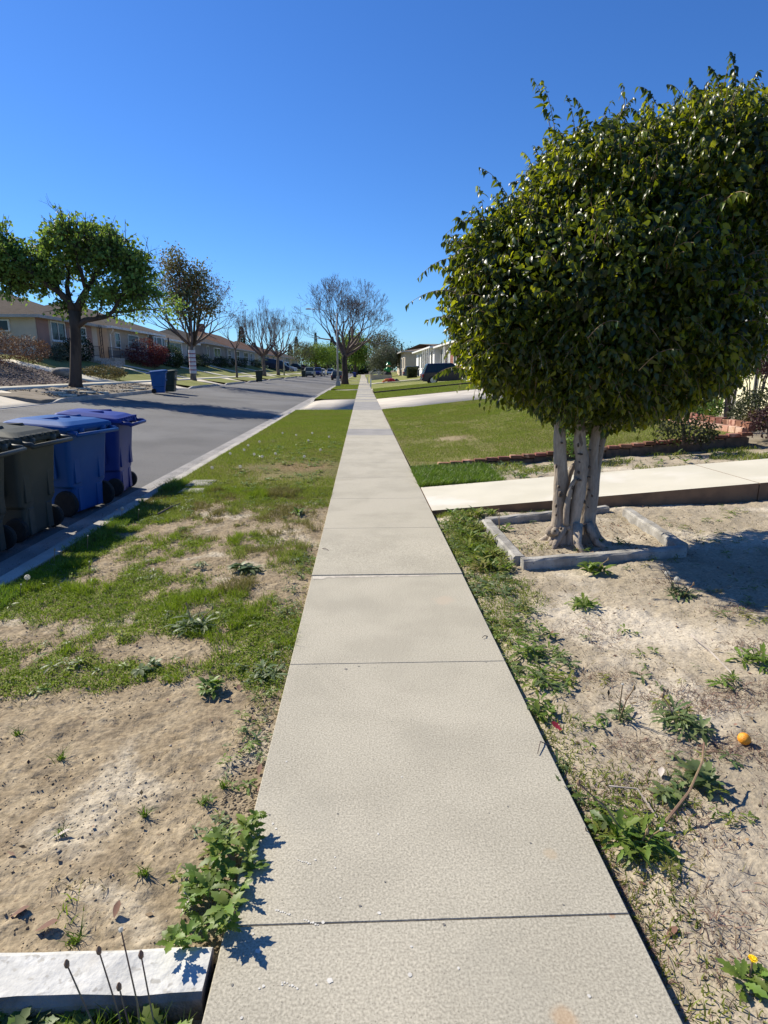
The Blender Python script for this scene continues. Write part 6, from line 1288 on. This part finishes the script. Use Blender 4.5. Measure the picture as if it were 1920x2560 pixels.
# seeded dandelion stalks in the front corner and by the kerb
cq = crop(0, 1960, 2.183)
for tx, ty, bx, head, lab in ((365, 985, 490, 'bud', 'leftmost dry dandelion stalk leaning over the white wall'), (540, 912, 640, 'bud', 'second dry dandelion stalk from the left before the white wall'), (660, 795, 745, 'white', 'tallest dandelion stalk with a white tip before the white wall'), (770, 935, 815, 'bud', 'dark tipped dandelion stalk right of the tallest one'), (650, 1110, 690, 'bud', 'short brown budded stalk before the white wall'), (885, 1195, 885, 'white', 'shortest stalk with a white tip nearest the sidewalk')):
    p = Vector(at_y(*cq(bx, 1330), 1.20)); t = Vector(at_y(*cq(tx, ty), 1.25)); d = t - p; base = p - d * ((p.z + .17) / max(d.z, .05)) if d.z > .05 else p
    e = empty('dandelion_stalk', tuple(base), 0, lab, 'dandelion', 'dandelion stalks before the white wall'); v = t - base
    s = MB().tube([(0, 0, -.01), tuple(v * .5 + Vector((.012, 0, 0))), tuple(v)], [.0030, .0024, .002], 6).build('stalk', M['stem']); s.parent = e; head_at(s, tuple(v), head)
for x, y, n_, L_, lab in ((-.98, 1.2, 20, .07, 'broad leaved weed at the lower left corner'), (-.72, 1.2, 18, .06, 'weed under the dry stalks before the white wall'), (-.56, 1.21, 18, .05, 'weed at the foot of the tallest stalk')):
    plant('weed_plant', x, y, -.07, [rosette(n_, L_, .7, JAG, .4, .6, int(x * 100) + 999)], M['weed'], lab, 'plant', (), 'weeds below the white wall')
for k, (px, py, h, head, lab) in enumerate(((66, 1475, .10, 'puff', 'white dandelion puffball at the left end of the kerb'), (296, 1300, .13, 'puff', 'white dandelion puffball standing by the blue bins'), (218, 1372, .14, 'white', 'thin seeded stalk by the kerb between the bin shadows'), (222, 1445, .15, 'white', 'bent seeded stalk in the bright moss'), (345, 1300, .12, 'white', 'curved seeded stalk near the meter covers'), (135, 1405, .12, 'bud', 'bare stalk leaning in the shade of the charcoal bins'), (50, 1490, .09, 'white', 'short seeded stalk at the left end of the kerb'))):
    x, y = on(px, py); x = max(x, -2.66); e = empty('dandelion_stalk', (x, y, SL(x, y)), 0, lab, 'dandelion', 'dandelions along the kerb'); s = MB().tube([(0, 0, 0), (.01, 0, h * .5), (.02, .0, h)], [.0035, .003, .0025], 5).build('stalk', M['stem']); s.parent = e; head_at(s, (.02, 0, h), head)
LDG = 'dandelion puffballs in the lawn strip'
for k in range(16):
    px, py = ((648, 1118), (620, 1128), (635, 1152), (688, 1150), (655, 1158), (600, 1185), (770, 1115), (740, 1100), (822, 1105), (760, 1158), (530, 1188), (780, 1095), (706, 1095), (610, 1140), (575, 1150), (800, 1140))[k]; x, y = on(px, py); e = empty('dandelion_puff', (x, y, 0), 0, 'white dandelion puffball standing in the parkway lawn left of the sidewalk', 'dandelion', LDG); s = MB().tube([(0, 0, -.02), (.01, 0, .10)], .003, 4).build('stalk', M['stem']); s.parent = e; puff(s, (.01, 0, .10), .024)

# seedlings and small creeping weeds, too many to tell apart
def seedlings(name, x, y, zf, L0, L1, mats, nl=(6, 12), sh=TOOTH, wd=.3, el=.5):
    ar = []
    for k in range(len(x)):
        V, t_, q_ = rosette(random.randint(*nl), rw(L0, L1), el, sh, wd, .5, k + 500); ar.append((V + np.array([x[k], y[k], float(zf(np.array([x[k]]), np.array([y[k]]))[0])]), t_, q_, k % len(mats)))
    V, Fs, mi = merge(ar); stuff(name, V, Fs, [M[m] for m in mats], mi)
x, y = scatter(.80, 1.16, 1.0, 6.5, 520); k = rng.random(520) < np.clip(1.25 - (x - .8) * 3.0, .1, 1) * (fbm(x * 0 + 5, y * 2.2) > .36); seedlings('creeping_weeds', x[k], y[k], soilR, .03, .085, ['weed', 'weed_grey', 'grass'])
x, y = scatter(.85, 4.2, .9, 6.6, 700); k = fbm(x * 2.1 + 4, y * 2.1, 3) > .55; seedlings('creeping_weeds', x[k], y[k], soilR, .02, .06, ['weed_grey', 'weed', 'grass'])
x, y = scatter(.95, 1.5, 4.5, 6.6, 260); k = (x < 1.22) | (y > 6.35); seedlings('creeping_weeds', x[k], y[k], soilR, .05, .11, ['weed', 'grass'], (8, 14), OVAL, .22, .8)
x, y = scatter(-2.6, -.45, 2.6, 8, 900); k = (cover(x, y) > .05) & (fbm(x * 2.4, y * 2.4 + 9, 3) > .5); seedlings('creeping_weeds', x[k], y[k], soilL, .02, .06, ['weed', 'weed_grey', 'moss'])
x, y = scatter(-.62, -.43, 1.6, 5.5, 130); seedlings('creeping_weeds', x, y, soilL, .02, .05, ['weed', 'weed_grey', 'grass'])
x, y = scatter(-2.3, -.45, 8, 14, 350); k = fbm(x * 2, y * 1.4) > .45; seedlings('creeping_weeds', x[k], y[k], soilL, .04, .09, ['weed', 'grass'], sh=OVAL)
x, y = scatter(.85, 6, 8.2, 9.7, 260); k = rng.random(260) < np.clip(1.5 - x * .3, .25, 1); seedlings('creeping_weeds', x[k], y[k], soilS, .04, .1, ['weed', 'weed_grey'], sh=OVAL, el=.8)
x, y = scatter(-2.3, -.45, 1.12, 1.225, 150); k = (x < -.78) | (rng.random(150) < .4); seedlings('creeping_weeds', x[k], y[k], lambda a, b: -.075 + 0 * a, .05, .09, ['weed', 'weed_grey'], sh=JAG, wd=.4, el=.7)

# ---------------------------------------------------------------- litter
x, y = on(1851, 1872); z = SR(x, y); mb = MB(); r_ = .0255
mb.lathe([(r_ * math.sin(t) * (1.04 if .8 < t < 2.2 else 1), r_ - r_ * math.cos(t)) for t in np.linspace(.02, 3.12, 12)], 18, (0, 0, 0)); o = mb.build('fallen_orange', M['orange_peel'], smooth=True); o.location = (x, y, z); o.rotation_euler = (.3, .2, 0); tag(o, 'small ripe orange lying on the bare sand at the right', 'orange')
def dead(px, py, L_, lab, m_='dead_leaf', el=.3, rz=0., st=OVAL, left=None, dz=0):
    x, y = on(px, py); z = (SL(x, y) if x < -.4 else 0. if x < .79 else SR(x, y)) + dz; LV = leaf_arr(np.zeros((1, 3)), np.array([[math.cos(rz), math.sin(rz), el * .4]]), np.array([[-.3, .2, 1.]]), L_, L_ * .5, st, .35, -.15)
    o = arr_obj('fallen_leaf', LV[0], [LV[1], LV[2]], M[m_]); o.location = (x, y, z + .005); tag(o, lab, 'leaf')
dead(1405, 1830, .06, 'crimson fallen leaf by the right sidewalk edge', 'red_leaf', .5, 2.2, LOBE); dead(455, 2280, .075, 'large pale dead leaf beside the sow thistle', 'pebble', .9, 1.2, LOBE); dead(285, 2300, .05, 'reddish curled leaf on the bare parkway', 'dead_leaf', .8, 1.5); dead(130, 2095, .06, 'pale grey dead leaf by a grass tuft', 'pebble', .2, .5); dead(645, 1930, .05, 'tan dead leaf stuck at the left sidewalk edge', 'dead_leaf', .9, 1.4)
dead(640, 1975, .04, 'smaller tan leaf below it at the sidewalk edge', 'dead_leaf', .5, 1.); dead(20, 2290, .06, 'dark curled leaf at the left frame edge', 'dead_leaf', .3, .4); dead(85, 2330, .07, 'dark brown leaf lying near the white wall', 'dead_leaf', .4, .2); dead(1665, 2340, .05, 'rust brown leaf against the right sidewalk edge', 'dead_leaf', .5, .4); dead(1375, 1600 - 10, .04, 'orange brown leaf on the open sand', 'dead_leaf', .5, .6)
dead(600, 1722, .045, 'pinkish dead leaf in the left parkway weeds', 'dead_leaf', .4, 2.); dead(1650, 1960, .05, 'cream coloured dead leaf among the purple weeds', 'pebble', .6, 1.)
def twig_(pts, r_, lab, m_='twig'):
    P = []
    for px, py, h in pts: x, y = on(px, py); P.append((x, y, (0.004 if -.41 < x < .785 else SL(x, y) if x < 0 else SR(x, y)) + h))
    tag(MB().tube(P, [r_, r_ * .8] + [r_ * .6] * (len(P) - 2), 5).build('twig', M[m_]), lab, 'twig')
twig_([(1725, 1610, .02), (1765, 1652, .03), (1830, 1715, .015)], .006, 'long pale broken twig lying in the sandy yard', 'pebble'); twig_([(1385, 1862, .01), (1350, 1872, .012), (1343, 1898, .004)], .003, 'thin bent tendril lying over the right sidewalk edge'); twig_([(1238, 1588, .01), (1210, 1602, .01), (1205, 1605, .004)], .003, 'small dry tendril on the sidewalk near the second joint')
twig_([(790, 1372, .004), (812, 1380, .012), (822, 1383, .004)], .004, 'dark twig on the left side of the sidewalk'); twig_([(1520, 1985, .03), (1590, 2000, .04), (1640, 2055, .01)], .004, 'pale curved dry stalk above the big dandelion', 'pebble'); twig_([(1660, 2080, .03), (1715, 2040, .09), (1745, 1985, .13), (1748, 1945, .15)], .006, 'thick curved dandelion stalk rising from the big clump', 'stem'); twig_([(1500, 2092, .01), (1470, 2085, .012), (1462, 2090, .01)], .004, 'short dark twig poking onto the sidewalk')
twig_([(395, 1292, .03), (425, 1275, .03), (455, 1262, .03)], .012, 'dark stick lying at the tip of the bin shadow')
# crumbs of soil, pebbles and leaf scraps
def crumbs(name, x, y, zf, r0, r1, m_):
    n = len(x); o8 = np.array([[1, 0, 0], [0, 1, 0], [-1, 0, 0], [0, -1, 0], [0, 0, 1], [0, 0, -1]], float); t8 = np.array([[0, 1, 4], [1, 2, 4], [2, 3, 4], [3, 0, 4], [1, 0, 5], [2, 1, 5], [3, 2, 5], [0, 3, 5]])
    s_ = rng.uniform(r0, r1, (n, 1, 1)) * rng.uniform(.6, 1.3, (n, 1, 3)); V = o8[None] * s_ * (1 + rng.normal(size=(n, 6, 1)) * .2); a = rng.random(n) * 6.28; ca, sa = np.cos(a)[:, None], np.sin(a)[:, None]
    V = np.stack([V[..., 0] * ca - V[..., 1] * sa, V[..., 0] * sa + V[..., 1] * ca, V[..., 2] * .7], -1) + np.stack([x, y, zf(x, y) + r0 * .3], -1)[:, None]
    return stuff(name, V.reshape(-1, 3), [(np.arange(n)[:, None, None] * 6 + t8[None]).reshape(-1, 3)], M[m_])
x, y = scatter(-2.6, -.43, 1.4, 4.5, 9000); k = fbm(x * 2.5, y * 2.5) > .45; crumbs('soil_crumbs', x[k], y[k], soilL, .0015, .006, 'dirt')
x, y = scatter(.8, 4.5, .9, 6.6, 9000); k = fbm(x * 2, y * 2) > .5; crumbs('soil_crumbs', x[k], y[k], soilR, .0015, .006, 'sand')
x, y = scatter(-.56, -.42, 1.4, 4, 1500); crumbs('soil_crumbs', x, y, soilL, .003, .009, 'dirt')
x, y = scatter(-2.6, -.43, 1.4, 7, 500); crumbs('pebbles', x, y, soilL, .002, .007, 'pebble')
x, y = scatter(.85, 4.5, .9, 6.6, 1300); crumbs('dark_crumbs', x, y, soilR, .002, .006, 'wall_base')
x, y = scatter(-3.35, -2.95, 4, 14, 2500); crumbs('road_grit', x, y, lambda x, y: -.146 + 0 * x, .002, .007, 'pebble')
parts = []
for x0, x1, y0, y1, n, zf in ((1.4, 2.7, 4.9, 6.0, 420, soilR), (.85, 4, 1, 6.6, 500, soilR), (-2.6, -.45, 1.5, 7, 320, soilL), (1, 6, 8.3, 9.7, 300, soilS)):
    x, y = scatter(x0, x1, y0, y1, n); parts.append(leaf_arr(np.stack([x, y, zf(x, y) + .006], -1), rnd_dir(n) * np.array([1, 1, .4]), np.array([0, 0, 1.]) + rnd_dir(n) * .5, rng.uniform(.012, .04, n), .014, LEAF2, .3, -.2))
V, Fs, mi = merge(parts); stuff('leaf_litter', V, Fs, M['dead_leaf'])
# coarse mulch chunks on the far bed
x, y = scatter(-19.5, -14.7, 14, 33.5, 5200); crumbs('mulch_chips', x, y, lambda a, b: ZL(a) + .03, .02, .06, 'chips')
x, y = scatter(-13.1, -11.2, 23, 36, 900); n = len(x); k = fbm(x * 1.5, y * 1.5) > .48; crumbs('soil_crumbs', x[k], y[k], lambda a, b: ZL(a), .02, .06, 'far_dirt')
